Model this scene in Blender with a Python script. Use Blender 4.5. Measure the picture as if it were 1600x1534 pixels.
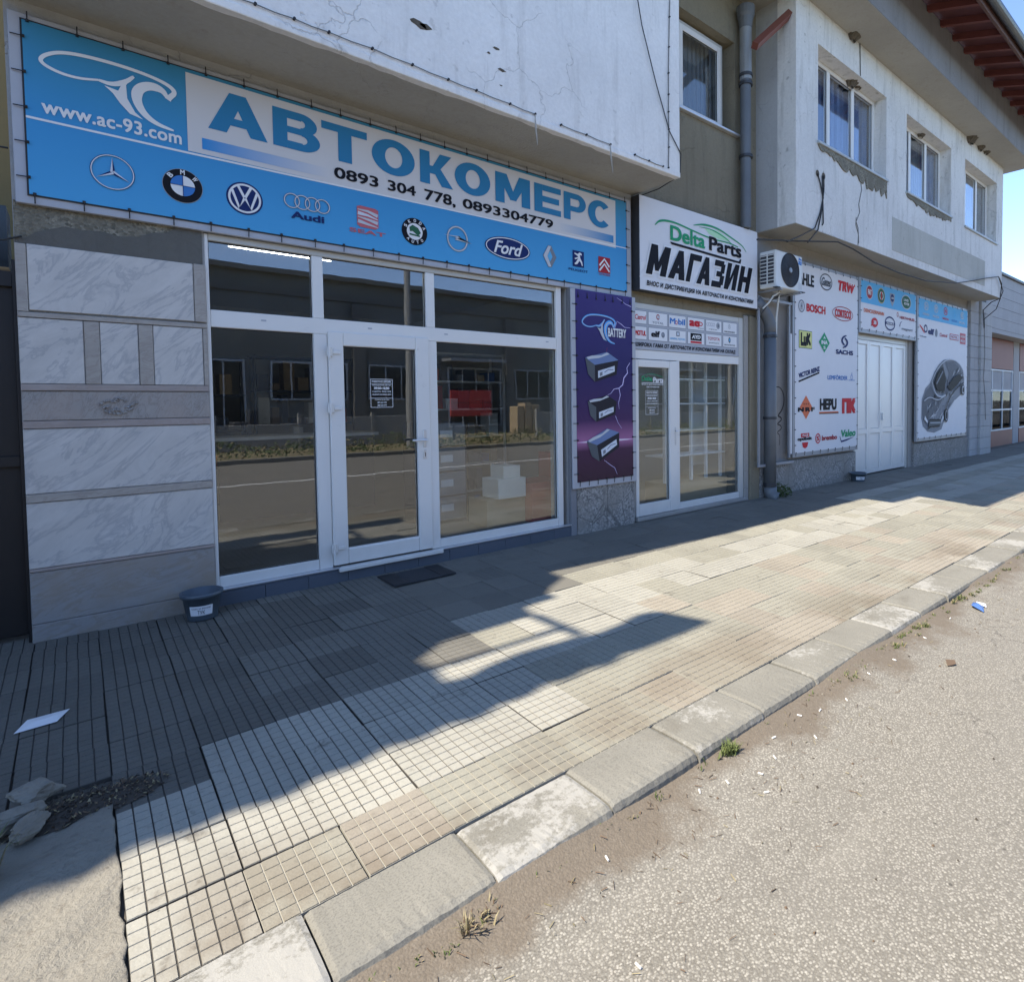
import bpy, bmesh, math, random
from mathutils import Vector, Matrix, noise as mnoise
random.seed(7)
for o in list(bpy.data.objects): bpy.data.objects.remove(o)
S = bpy.context.scene
COL = S.collection
rad = math.radians

# ------------------------------------------------------------------ camera
cam = bpy.data.cameras.new('camera'); co = bpy.data.objects.new('camera', cam); COL.objects.link(co)
S.camera = co
F, PX, PY, W, H = 921.333, 943.906, 663.592, 1600.0, 1534.0
yaw, pitch, roll = rad(41.73545), rad(2.104875), rad(-0.613641)
M = Matrix(((math.cos(yaw), -math.sin(yaw), 0), (0, 0, -1), (math.sin(yaw), math.cos(yaw), 0)))
P = Matrix(((1, 0, 0), (0, math.cos(pitch), -math.sin(pitch)), (0, math.sin(pitch), math.cos(pitch))))
Z = Matrix(((math.cos(roll), -math.sin(roll), 0), (math.sin(roll), math.cos(roll), 0), (0, 0, 1)))
R = Z @ P @ M                                   # world -> (right, down, forward)
r_, d_, f_ = Vector(R[0]), Vector(R[1]), Vector(R[2])
co.matrix_world = Matrix(((r_.x, -d_.x, -f_.x, 0.0), (r_.y, -d_.y, -f_.y, -5.086), (r_.z, -d_.z, -f_.z, 1.45), (0, 0, 0, 1)))
cam.sensor_fit = 'HORIZONTAL'; cam.sensor_width = 36
cam.lens = 36 * F / W
cam.shift_x = (W / 2 - PX) / W
cam.shift_y = (PY - H / 2) / W
cam.clip_start = 0.05; cam.clip_end = 2000

# ------------------------------------------------------------------ light
SUN = Vector((-0.70, 0.047, 1.0)).normalized()   # towards the sun
elev = math.asin(SUN.z); azim = math.atan2(SUN.x, SUN.y)
wd = bpy.data.worlds.new('World'); S.world = wd; wd.use_nodes = True
nt = wd.node_tree; bg = nt.nodes['Background']
sk = nt.nodes.new('ShaderNodeTexSky'); sk.sky_type = 'NISHITA'; sk.sun_disc = False
sk.sun_elevation = elev; sk.sun_rotation = azim; sk.air_density = 0.6; sk.dust_density = 0.0; sk.ozone_density = 1.3; sk.altitude = 500
nt.links.new(sk.outputs[0], bg.inputs[0]); bg.inputs[1].default_value = 0.15
sl = bpy.data.lights.new('sun', 'SUN'); sl.energy = 2.9; sl.angle = rad(0.53); sl.color = (1.0, 0.91, 0.77)
so = bpy.data.objects.new('sun', sl); COL.objects.link(so)
so.rotation_euler = SUN.to_track_quat('Z', 'Y').to_euler(); so.location = (0, 0, 30)
S.view_settings.view_transform = 'Standard'; S.view_settings.look = 'None'
S.view_settings.gamma = 1; S.view_settings.exposure = 1.78; S.view_settings.use_curve_mapping = False
S.render.engine = 'CYCLES'
S.cycles.max_bounces = 8; S.cycles.transparent_max_bounces = 12

# ------------------------------------------------------------------ materials
MATS = {}
class NG:
    def __init__(s, name):
        s.m = bpy.data.materials.new(name); s.m.use_nodes = True; s.t = s.m.node_tree; s.n = s.t.nodes
        s.b = s.n['Principled BSDF']; s.out = s.n['Material Output']
        s.pos = s.n.new('ShaderNodeNewGeometry').outputs['Position']
    def L(s, a, b): s.t.links.new(a, b)
    def noise(s, sc, det=4, rough=.55, vec=None, dist=0, scl=None):
        v = vec or s.pos
        if scl: v = s.mapping(v, scl)
        k = s.n.new('ShaderNodeTexNoise'); k.inputs['Scale'].default_value = sc; k.inputs['Detail'].default_value = det
        k.inputs['Roughness'].default_value = rough; k.inputs['Distortion'].default_value = dist
        s.L(v, k.inputs['Vector']); return k.outputs['Fac']
    def mapping(s, v, scl, loc=(0, 0, 0), rot=(0, 0, 0)):
        k = s.n.new('ShaderNodeMapping'); k.inputs['Scale'].default_value = scl; k.inputs['Location'].default_value = loc
        k.inputs['Rotation'].default_value = rot; s.L(v, k.inputs['Vector']); return k.outputs[0]
    def voro(s, sc, feat='F1', vec=None, out='Distance', rnd=1):
        k = s.n.new('ShaderNodeTexVoronoi'); k.feature = feat; k.inputs['Scale'].default_value = sc; k.inputs['Randomness'].default_value = rnd
        s.L(vec or s.pos, k.inputs['Vector']); return k.outputs[out]
    def ramp(s, f, a, b, ca=(0, 0, 0), cb=(1, 1, 1), mode='LINEAR'):
        k = s.n.new('ShaderNodeValToRGB'); k.color_ramp.interpolation = mode
        e = k.color_ramp.elements; e[0].position = a; e[1].position = b
        e[0].color = (*ca, 1); e[1].color = (*cb, 1); s.L(f, k.inputs[0]); return k.outputs[0]
    def mix(s, fac, a, b, mode='MIX'):
        k = s.n.new('ShaderNodeMix'); k.data_type = 'RGBA'; k.blend_type = mode
        for i, x in ((0, fac), (6, a), (7, b)):
            if isinstance(x, (int, float)): k.inputs[i].default_value = x
            elif isinstance(x, tuple): k.inputs[i].default_value = (*x[:3], 1)
            else: s.L(x, k.inputs[i])
        return k.outputs[2]
    def math(s, op, a, b=0.0, c=None):
        k = s.n.new('ShaderNodeMath'); k.operation = op
        for i, x in enumerate((a, b) if c is None else (a, b, c)):
            if isinstance(x, (int, float)): k.inputs[i].default_value = x
            else: s.L(x, k.inputs[i])
        return k.outputs[0]
    def sep(s, v=None):
        k = s.n.new('ShaderNodeSeparateXYZ'); s.L(v or s.pos, k.inputs[0]); return k.outputs
    def bump(s, h, st=.3, dist=.01):
        k = s.n.new('ShaderNodeBump'); k.inputs['Strength'].default_value = st; k.inputs['Distance'].default_value = dist
        s.L(h, k.inputs['Height']); s.L(k.outputs[0], s.b.inputs['Normal'])
    def fin(s, col, rough=.8, metal=0, spec=.5):
        if isinstance(col, tuple): s.b.inputs['Base Color'].default_value = (*col[:3], 1)
        else: s.L(col, s.b.inputs['Base Color'])
        if isinstance(rough, (int, float)): s.b.inputs['Roughness'].default_value = rough
        else: s.L(rough, s.b.inputs['Roughness'])
        s.b.inputs['Metallic'].default_value = metal; s.b.inputs['Specular IOR Level'].default_value = spec
        MATS[s.m.name] = s.m; return s.m

def simple(name, c, rough=.6, metal=0, var=.12, sc=6, bump=0, bsc=60, spec=.5):
    g = NG(name)
    n = g.noise(sc, 5)
    k = g.mix(n, tuple(x * (1 - var) for x in c), tuple(min(1, x * (1 + var)) for x in c))
    if bump: g.bump(g.noise(bsc, 4), bump, .004)
    return g.fin(k, rough, metal, spec)

def plaster(name, c, dark, crack=.5, speck=.4, seed=0, streak=.3, bst=.35):
    g = NG(name)
    p = g.mapping(g.pos, (1, 1, 1), (seed, seed * .7, seed * 1.3))
    big = g.ramp(g.noise(.9, 6, .6, p), .3, .7)
    col = g.mix(big, c, tuple(x * .84 for x in c))
    st = g.ramp(g.noise(2.2, 5, .65, p, scl=(3, 3, .35)), .52, .75)
    col = g.mix(g.math('MULTIPLY', st, streak), col, dark)
    fine = g.ramp(g.noise(28, 6, .7, p), .35, .72)
    col = g.mix(g.math('MULTIPLY', fine, .22), col, dark)
    sp = g.ramp(g.noise(9, 3, .5, p), .66, .72)
    col = g.mix(g.math('MULTIPLY', sp, speck), col, dark)
    hb = g.noise(45, 6, .7, p)
    if crack:
        wob = g.n.new('ShaderNodeVectorMath'); wob.operation = 'ADD'
        nz = g.n.new('ShaderNodeTexNoise'); nz.inputs['Scale'].default_value = 3.5; nz.inputs['Detail'].default_value = 5; g.L(p, nz.inputs['Vector'])
        sc = g.n.new('ShaderNodeVectorMath'); sc.operation = 'SCALE'; sc.inputs['Scale'].default_value = .35; g.L(nz.outputs['Color'], sc.inputs[0])
        g.L(p, wob.inputs[0]); g.L(sc.outputs[0], wob.inputs[1])
        e = g.voro(1.7, 'DISTANCE_TO_EDGE', wob.outputs[0])
        line = g.ramp(e, 0.001, .007, (1, 1, 1), (0, 0, 0))
        msk = g.ramp(g.noise(1.1, 3, .5, p), .5, .58)
        ln = g.math('MULTIPLY', line, msk)
        col = g.mix(g.math('MULTIPLY', ln, crack), col, tuple(x * .35 for x in dark))
        hb = g.math('SUBTRACT', hb, ln)
    hb = g.math('ADD', hb, g.math('MULTIPLY', g.noise(13, 6, .72, p), 1.6))
    g.bump(hb, min(1, bst * 1.6), .008)
    return g.fin(col, .88, 0, .25)

plaster('white_plaster', (.87, .84, .79), (.42, .39, .35), .35, .4, 3, .45)
plaster('grey_plaster', (.44, .44, .43), (.27, .26, .24), .3, .3, 11, .4)
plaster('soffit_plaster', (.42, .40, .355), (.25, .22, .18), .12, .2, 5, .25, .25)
plaster('right_plaster', (.76, .74, .70), (.30, .29, .25), .4, .6, 23, .6, .5)
plaster('olive_plaster', (.27, .235, .165), (.13, .11, .08), .15, .35, 31, .55, .8)
plaster('band_plaster', (.25, .25, .26), (.15, .14, .14), .2, .3, 41, .7)
plaster('patch_plaster', (.145, .14, .125), (.08, .075, .065), 0, .3, 71, .5, .6)
plaster('beige_plaster', (.50, .49, .44), (.30, .28, .22), .2, .4, 81, .5)
plaster('far_plaster', (.42, .42, .42), (.28, .28, .27), .2, .2, 51, .3)
plaster('cast_concrete', (.36, .34, .31), (.22, .20, .18), .4, .3, 61, .4)
def dash():
    g = NG('pebble_dash')
    v = g.voro(70, 'F1', None, 'Color'); sx = g.sep(v)
    col = g.mix(sx[0], (.10, .095, .075), (.34, .31, .24))
    col = g.mix(g.ramp(g.noise(4, 4), .4, .65), col, (.17, .155, .12))
    g.bump(g.voro(70), .8, .01); return g.fin(col, .9, 0, .2)
dash()
def terrazzo():
    g = NG('granite_dash')
    v = g.voro(55, 'F1', None, 'Color'); sx = g.sep(v)
    col = g.mix(sx[0], (.14, .135, .13), (.40, .38, .35))
    col = g.mix(g.ramp(g.noise(2.2, 5, .65), .42, .62), col, (.24, .225, .20))
    e = g.voro(3.1, 'DISTANCE_TO_EDGE', None)
    col = g.mix(g.math('MULTIPLY', g.ramp(e, .004, .02, (1, 1, 1), (0, 0, 0)), .6), col, (.08, .075, .07))
    g.bump(g.voro(55), .5, .006); return g.fin(col, .75, 0, .35)
terrazzo()
def marble(name, base, vein, vs=1.3, ang=.6, amt=.8, warm=None):
    g = NG(name)
    oi = g.n.new('ShaderNodeObjectInfo'); va = g.n.new('ShaderNodeVectorMath'); va.operation = 'ADD'; g.L(g.pos, va.inputs[0])
    cb_ = g.n.new('ShaderNodeCombineXYZ'); g.L(g.math('MULTIPLY', oi.outputs['Random'], 37.0), cb_.inputs[0]); g.L(g.math('MULTIPLY', oi.outputs['Random'], 91.0), cb_.inputs[2]); g.L(cb_.outputs[0], va.inputs[1])
    p = g.mapping(va.outputs[0], (1, 1, 1), (0, 0, 0), (0, ang, 0))
    n = g.noise(vs, 8, .62, p, 2.2, (1, 1, 3.2))
    v = g.ramp(n, .47, .50); v2 = g.ramp(n, .50, .55, (1, 1, 1), (0, 0, 0))
    line = g.math('MULTIPLY', v, v2)
    n3 = g.noise(vs * 2, 7, .7, p, 1.2, (1, 1, 2.6))
    col = g.mix(g.ramp(n3, .35, .7), base, tuple(x * .82 for x in base))
    col = g.mix(g.math('MULTIPLY', line, amt), col, vein)
    if warm: col = g.mix(g.ramp(g.noise(2.6, 5, .6), .45, .68), col, warm)
    z_ = g.sep()[2]; dz_ = g.math('MULTIPLY', g.ramp(z_, .0, .55, (1, 1, 1), (0, 0, 0)), g.ramp(g.noise(3.3, 6, .7), .4, .7)); col = g.mix(g.math('MULTIPLY', dz_, .45), col, (.20, .17, .13))
    return g.fin(col, g.ramp(g.noise(4, 4), .3, .7, (.28, .28, .28), (.5, .5, .5)), 0, .5)
marble('marble_white', (.58, .55, .51), (.28, .28, .29), 1.2, .75, .5)
marble('marble_trim', (.40, .36, .315), (.28, .24, .21), 2.5, .2, .6)
marble('marble_pink', (.37, .31, .28), (.30, .24, .2), 2.5, .1, .6)
marble('marble_carved', (.34, .315, .29), (.22, .19, .17), 5, 1.2, .9, (.36, .30, .26))
marble('marble_base', (.31, .30, .29), (.24, .21, .18), 1.8, .3, .8, (.30, .25, .20))

def snaprand(g):
    x = g.math('FLOOR', g.math('DIVIDE', g.math('SUBTRACT', g.sep()[0], .055), .3))
    y = g.math('FLOOR', g.math('DIVIDE', g.math('ADD', g.sep()[1], 3.19), .3))
    c = g.n.new('ShaderNodeCombineXYZ'); g.L(x, c.inputs[0]); g.L(y, c.inputs[1])
    w = g.n.new('ShaderNodeTexWhiteNoise'); g.L(c.outputs[0], w.inputs[0]); return w.outputs[0]
def tilemat(name, c, var, grain=.25):
    g = NG(name)
    r = snaprand(g)
    col = g.mix(r, tuple(x * (1 - var) for x in c), tuple(min(1, x * (1 + var)) for x in c))
    col = g.mix(g.math('MULTIPLY', g.ramp(g.noise(160, 3, .6), .4, .7), grain), col, tuple(x * .55 for x in c))
    st = g.ramp(g.noise(2.1, 7, .68), .5, .74)
    col = g.mix(g.math('MULTIPLY', st, .5), col, tuple(x * .62 for x in c))
    st2 = g.ramp(g.noise(7, 4, .6), .64, .7)
    col = g.mix(g.math('MULTIPLY', st2, .35), col, (.13, .11, .085))
    # worn dirt next to the kerb
    yy = g.sep()[1]
    k = g.math('MULTIPLY', g.ramp(g.math('MULTIPLY', g.math('ADD', yy, 2.62), -1.9), 0, 1), g.ramp(g.noise(1.3, 5, .6), .47, .6))
    col = g.mix(g.math('MULTIPLY', k, .7), col, (.15, .12, .085))
    ex = g.math('POWER', g.math('DIVIDE', g.math('SUBTRACT', g.sep()[0], 2.7), .75), 2.0); ey = g.math('POWER', g.math('DIVIDE', g.math('ADD', g.sep()[1], 3.02), .30), 2.0)
    so_ = g.ramp(g.math('ADD', g.math('ADD', ex, ey), g.math('MULTIPLY', g.math('SUBTRACT', g.noise(6, 6, .7), .5), 2.4)), .35, 1.0, (1, 1, 1), (0, 0, 0))
    col = g.mix(g.math('MULTIPLY', so_, .6), col, g.mix(g.noise(50, 5, .7), (.13, .11, .085), (.26, .225, .17)))
    # trodden grime, small pits and pale scuffs
    gm = g.ramp(g.noise(14, 7, .75), .58, .68); col = g.mix(g.math('MULTIPLY', gm, .35), col, (.06, .052, .042))
    sc_ = g.ramp(g.noise(26, 6, .8, None, 0, (1, 3.5, 1)), .66, .72); col = g.mix(g.math('MULTIPLY', sc_, .3), col, (.42, .40, .36))
    sp_ = g.ramp(g.voro(11), .035, .06, (1, 1, 1), (0, 0, 0)); col = g.mix(g.math('MULTIPLY', sp_, .55), col, (.05, .045, .04))
    g.bump(g.math('ADD', g.noise(120, 4, .7), g.math('MULTIPLY', g.noise(18, 5, .7), 1.5)), .5, .004); return g.fin(col, .82, 0, .35)
tilemat('tile_cream', (.325, .312, .265), .08)
tilemat('tile_tan', (.275, .262, .212), .10, .4)
tilemat('tile_pink', (.285, .255, .205), .10, .4)
tilemat('tile_dark', (.122, .114, .097), .10, .3)
tilemat('tile_grey', (.158, .150, .128), .09, .3)
simple('groove_dark', (.055, .05, .043), .95, var=.3, sc=20)
simple('groove_dust', (.29, .275, .23), .95, var=.2, sc=20)
simple('bedding', (.09, .08, .065), .95, var=.4, sc=9, bump=.5)
def kerbmat(name, paint):
    g = NG(name)
    n = g.noise(3, 6, .6); base = g.mix(n, (.155, .148, .125), (.255, .243, .205))
    base = g.mix(g.math('MULTIPLY', g.ramp(g.noise(140, 3, .6), .5, .62), .4), base, (.09, .085, .075))
    st = g.ramp(g.noise(5, 4, .6), .55, .7); base = g.mix(g.math('MULTIPLY', st, .3), base, (.11, .095, .07))
    if paint is not None:
        m1 = g.noise(34, 8, .78); m2 = g.noise(3.4, 5, .6)
        f = g.ramp(g.math('ADD', g.math('MULTIPLY', m1, .55), g.math('MULTIPLY', m2, .6)), (.535 - paint), (.615 - paint))
        base = g.mix(f, base, (.31, .30, .27))
    g.bump(g.noise(90, 6, .7), .5, .005); return g.fin(base, .85, 0, .3)
kerbmat('kerb_concrete', None); kerbmat('kerb_painted', -.012); kerbmat('kerb_faded', -.045)
def roadmat():
    g = NG('exposed_aggregate')
    wv = g.mapping(g.pos, (1, 1.25, 1), (0, 0, 0), (0, 0, .4))
    v = g.voro(98, 'F1', wv); cx = g.sep(g.voro(98, 'F1', wv, 'Color'))
    peb = g.ramp(v, .36, .56, (1, 1, 1), (0, 0, 0))
    pc = g.mix(cx[0], (.20, .185, .15), (.38, .355, .30))
    keep = g.ramp(cx[1], .10, .3)
    col = g.mix(g.math('MULTIPLY', peb, keep), (.14, .127, .102), pc)
    fine = g.sep(g.voro(260, 'F1', None, 'Color'))
    col = g.mix(.22, col, g.mix(fine[0], (.12, .11, .092), (.36, .34, .30)))
    big = g.ramp(g.noise(.8, 5, .6), .35, .7); col = g.mix(g.math('MULTIPLY', big, .35), col, (.18, .17, .15))
    b2 = g.ramp(g.noise(2.6, 6, .65), .56, .72); col = g.mix(g.math('MULTIPLY', b2, .3), col, (.11, .10, .088))
    tr_ = g.ramp(g.noise(1.6, 5, .6, None, .4, (.25, 2.2, 1)), .55, .68); col = g.mix(g.math('MULTIPLY', tr_, .14), col, (.33, .31, .26))
    wv2 = g.n.new('ShaderNodeVectorMath'); wv2.operation = 'ADD'; nn_ = g.n.new('ShaderNodeTexNoise'); nn_.inputs['Scale'].default_value = 2.5; nn_.inputs['Detail'].default_value = 6; g.L(g.pos, nn_.inputs['Vector']); g.L(g.pos, wv2.inputs[0]); g.L(nn_.outputs['Color'], wv2.inputs[1])
    ck = g.math('MULTIPLY', g.ramp(g.voro(.8, 'DISTANCE_TO_EDGE', wv2.outputs[0]), .001, .005, (1, 1, 1), (0, 0, 0)), g.ramp(g.noise(.9, 3), .52, .57)); col = g.mix(g.math('MULTIPLY', ck, .6), col, (.05, .045, .04))
    sp_ = g.ramp(g.voro(5.3), .02, .045, (1, 1, 1), (0, 0, 0)); col = g.mix(g.math('MULTIPLY', sp_, .7), col, (.04, .036, .03))
    y = g.sep()[1]
    n = g.noise(1.5, 6, .62)
    d = g.math('ADD', g.math('MULTIPLY', g.math('ADD', y, 3.74), 2.6), g.math('MULTIPLY', g.math('SUBTRACT', n, .5), 2.6))
    dm = g.ramp(d, -.05, .35)
    dirt = g.mix(g.noise(60, 5, .7), (.075, .06, .044), (.19, .155, .115))
    col = g.mix(g.math('MULTIPLY', dm, .88), col, dirt)
    wn = g.ramp(g.noise(30, 5, .7), .62, .66)
    col = g.mix(g.math('MULTIPLY', g.math('MULTIPLY', wn, dm), .5), col, (.09, .07, .05))
    g.bump(g.math('ADD', g.math('MULTIPLY', g.math('SUBTRACT', 1, v), .6), g.noise(150, 3)), .5, .006)
    return g.fin(col, .82, 0, .35)
roadmat()
def apron():
    g = NG('rough_concrete')
    col = g.mix(g.noise(4, 7, .65), (.17, .158, .13), (.29, .27, .225))
    col = g.mix(g.math('MULTIPLY', g.ramp(g.noise(30, 6, .7), .55, .7), .5), col, (.12, .10, .08))
    e = g.voro(1.9, 'DISTANCE_TO_EDGE')
    g.bump(g.math('ADD', g.noise(16, 8, .7), g.math('MULTIPLY', g.noise(60, 4), .4)), .9, .02)
    return g.fin(col, .9, 0, .25)
apron()
def uv_pvc(name, c):
    g = NG(name)
    n = g.noise(1.7, 5, .6); col = g.mix(n, c, tuple(x * .93 for x in c))
    dm = g.ramp(g.noise(12, 6, .7), .62, .76); col = g.mix(g.math('MULTIPLY', dm, .35), col, (.42, .40, .36))
    z = g.sep()[2]
    low = g.ramp(z, .1, .6, (1, 1, 1), (0, 0, 0))
    col = g.mix(g.math('MULTIPLY', g.math('MULTIPLY', low, g.noise(5, 6, .7)), .55), col, (.40, .39, .36))
    return g.fin(col, .34, 0, .5)
uv_pvc('white_pvc', (.76, .74, .70))
uv_pvc('cream_pvc', (.53, .52, .48))
simple('rubber_seal', (.02, .02, .022), .5)
simple('steel_grey', (.30, .31, .33), .5, .3, .15)
simple('steel_dark', (.05, .052, .058), .5, .3)
simple('aluminium', (.62, .63, .65), .35, .6, .1)
simple('panel_grey', (.40, .41, .44), .5, 0, .08, 2)
simple('black_rubber', (.015, .015, .017), .6)
simple('cable_black', (.02, .02, .02), .6)
simple('cable_grey', (.16, .16, .15), .7)
simple('cable_white', (.62, .61, .56), .6)
simple('plinth_tile', (.085, .10, .125), .38, 0, .18, 3)
simple('grout', (.14, .14, .14), .9)
simple('pipe_grey', (.13, .14, .15), .55, .1, .25, 3, .2)
simple('pipe_zinc', (.28, .29, .29), .5, .3, .3, 4, .2)
simple('pipe_lightgrey', (.40, .43, .44), .5, 0, .2, 4)
simple('red_paint', (.17, .05, .033), .55, 0, .2, 5)
simple('rust_wood', (.15, .042, .035), .7, 0, .3, 4, .3)
simple('roof_board', (.10, .03, .03), .75, 0, .35, 6, .3)
simple('fascia_wood', (.09, .04, .03), .6, 0, .2, 4)
simple('gutter_metal', (.10, .11, .12), .35, .6, .2)
simple('roof_tile', (.36, .13, .07), .8, 0, .25, 6)
simple('mud', (.105, .085, .062), .95, 0, .35, 50, .9, 90)
simple('gate_paint', (.012, .009, .008), .55, 0, .3, 4, .2)
simple('sunwarm_yellow', (.42, .31, .14), .85, 0, .15, 3, .3)  # yellow render, with warm sunlight bounce mixed into the colour
simple('bucket_plastic', (.07, .09, .11), .4, 0, .1, 8)
simple('paper_white', (.69, .69, .70), .6, 0, .04, spec=.15)
simple('mat_rubber', (.028, .029, .033), .85, 0, .2, 60, .6, 200)
simple('stone_pale', (.19, .175, .145), .9, 0, .5, 14, 1.0, 45)
simple('soil', (.055, .045, .035), .95, 0, .4, 12, .9, 40)
simple('interior_wall', (.38, .38, .34), .8, 0, .06)
simple('interior_floor', (.22, .19, .15), .4, 0, .15, 3)
simple('shelf_white', (.85, .86, .86), .4)
simple('shelf_dark', (.05, .055, .07), .5)
simple('carton', (.42, .32, .20), .8)
simple('carton_white', (.90, .87, .78), .6)
simple('carton_red', (.45, .06, .05), .5)
simple('carton_blue', (.05, .12, .34), .5)
simple('tag_white', (.80, .81, .82), .5)
simple('ac_white', (.62, .62, .59), .45, 0, .06)
simple('ac_dark', (.035, .037, .045), .5)
simple('ac_hub', (.22, .23, .25), .4, .3)
simple('butt_white', (.75, .72, .66), .8)
simple('twig', (.12, .08, .05), .9)
simple('fence_concrete', (.30, .30, .29), .9, 0, .15, 2)
simple('far_wall', (.17, .175, .17), .9, 0, .3, 1)
simple('window_dark', (.02, .025, .03), .15)
simple('road_paint', (.75, .75, .72), .7)
simple('asphalt', (.20, .19, .175), .85, 0, .2, 2, .4, 80)
simple('red_banner', (.50, .05, .05), .6)
simple('graffiti_ink', (.05, .04, .035), .8)
simple('far_red', (.20, .06, .045), .6, 0, .1, 2)
simple('far_darkglass', (.03, .04, .05), .1)
simple('far_blueframe', (.46, .49, .52), .5)
simple('earth', (.16, .14, .10), .95, 0, .3, .5)
def foliage(name, a, b):
    g = NG(name); col = g.mix(g.noise(9, 4), a, b); return g.fin(col, .7, 0, .3)
foliage('grass_green', (.045, .075, .018), (.13, .15, .05))
foliage('grass_dry', (.17, .14, .07), (.32, .27, .16))
foliage('hedge_green', (.03, .055, .015), (.10, .13, .04))
def curtain(name, c):
    g = NG(name)
    w = g.math('SINE', g.math('MULTIPLY', g.sep()[0], 70))
    col = g.mix(g.math('MULTIPLY', g.noise(3, 3), .6), c, tuple(x * .7 for x in c))
    g.bump(w, .7, .03); return g.fin(col, .9)
curtain('curtain_blue', (.20, .27, .44)); curtain('curtain_grey', (.20, .215, .225))
def glass(name, tint, fac=1.5, base=.02, wav=.012):
    g = NG(name); g.n.remove(g.b)
    tr = g.n.new('ShaderNodeBsdfTransparent'); tr.inputs[0].default_value = (*tint, 1)
    gl = g.n.new('ShaderNodeBsdfGlossy'); gl.inputs['Roughness'].default_value = 0.0; gl.inputs[0].default_value = (.95, .96, 1, 1)
    ge = g.n.new('ShaderNodeNewGeometry'); dt = g.n.new('ShaderNodeVectorMath'); dt.operation = 'DOT_PRODUCT'
    g.L(ge.outputs['Normal'], dt.inputs[0]); g.L(ge.outputs['Incoming'], dt.inputs[1])
    sch = g.math('MULTIPLY_ADD', g.math('POWER', g.math('SUBTRACT', 1.0, g.math('ABSOLUTE', dt.outputs['Value'])), 5.0), .96, .04)   # same from both sides
    f = g.math('MINIMUM', g.math('ADD', g.math('MULTIPLY', sch, fac), base), 1.0)
    bp = g.n.new('ShaderNodeBump'); bp.inputs['Strength'].default_value = wav; bp.inputs['Distance'].default_value = .05
    g.L(g.noise(2.2, 2), bp.inputs['Height']); g.L(bp.outputs[0], gl.inputs['Normal'])
    mx = g.n.new('ShaderNodeMixShader'); g.L(f, mx.inputs[0]); g.L(tr.outputs[0], mx.inputs[1]); g.L(gl.outputs[0], mx.inputs[2])
    g.L(mx.outputs[0], g.out.inputs[0]); MATS[name] = g.m
glass('shop_glass', (.89, .91, .90), 1.5, .035, .006); glass('far_glass', (.5, .52, .54), .12, .01, .004); glass('window_glass', (.92, .95, .96), 1.3, .02, .006)
def emit(name, c, st):
    g = NG(name); g.b.inputs['Base Color'].default_value = (*c, 1); g.b.inputs['Emission Color'].default_value = (*c, 1)
    g.b.inputs['Emission Strength'].default_value = st; MATS[name] = g.m
emit('tube_light', (1, .98, .93), 7.0)
# printed inks
INK = dict(black=(.012, .012, .016), white=(.74, .74, .74), ivory=(.62, .60, .59), blue=(.035, .25, .56), letter=(.035, .20, .38), navy=(.015, .03, .12),
           red=(.55, .03, .04), darkred=(.36, .03, .04), green=(.03, .30, .14), dgreen=(.03, .12, .07), lgreen=(.45, .72, .45), grey=(.32, .34, .37), lgrey=(.52, .54, .57), chrome=(.62, .65, .70),
           dgrey=(.10, .11, .12), yellow=(.62, .58, .10), lyellow=(.66, .66, .25), cyan=(.10, .45, .75), purple=(.13, .03, .22), orange=(.66, .17, .08), bmwblue=(.05, .19, .50),
           pinkglow=(.62, .40, .60), lightning=(.62, .55, .85), glowblue=(.12, .42, .85), seatred=(.50, .13, .15), gold=(.45, .38, .20), sky=(.12, .42, .68), offwhite=(.60, .64, .70), ghost=(.22, .235, .26), ghostdark=(.12, .13, .15), bat=(.03, .028, .035), batlid=(.16, .22, .38), midgrey=(.20, .22, .25))
for k_, c_ in INK.items(): simple('print_' + k_, c_, .6, 0, .03, 3, spec=.12)
def grad(name, stops, axis=2, lo=0, hi=1, extra=None, rough=.4):
    g = NG(name)
    t = g.math('DIVIDE', g.math('SUBTRACT', g.sep()[axis], lo), hi - lo)
    k = g.n.new('ShaderNodeValToRGB'); e = k.color_ramp.elements
    while len(e) < len(stops): e.new(.5)
    for i, (p, c) in enumerate(stops): e[i].position = p; e[i].color = (*c, 1)
    g.L(t, k.inputs[0]); col = k.outputs[0]
    g.bump(g.noise(2.2, 3, .5, None, .5), .5, .02)
    return g.fin(col, .45, 0, .25)
grad('print_banner_blue', [(0, (.07, .34, .62)), (.45, (.045, .27, .54)), (.75, (.045, .25, .44)), (1, (.045, .225, .36))], 2, 2.75, 3.8)
grad('print_fade_left', [(0, (.035, .25, .58)), (1, (.62, .60, .59))], 0, .72, 1.57)
grad('print_fade_right', [(0, (.62, .60, .59)), (1, (.04, .21, .44))], 0, 3.85, 4.64)
grad('print_storm', [(0, (.045, .018, .035)), (.16, (.06, .02, .055)), (.205, (.34, .14, .28)), (.225, (.30, .12, .25)), (.32, (.055, .022, .09)), (.6, (.025, .018, .10)), (1, (.045, .03, .16))], 2, .58, 2.70)
grad('print_chrome', [(0, (.22, .23, .26)), (.5, (.65, .67, .7)), (1, (.3, .3, .34))], 2, 2.86, 3.1)

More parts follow.
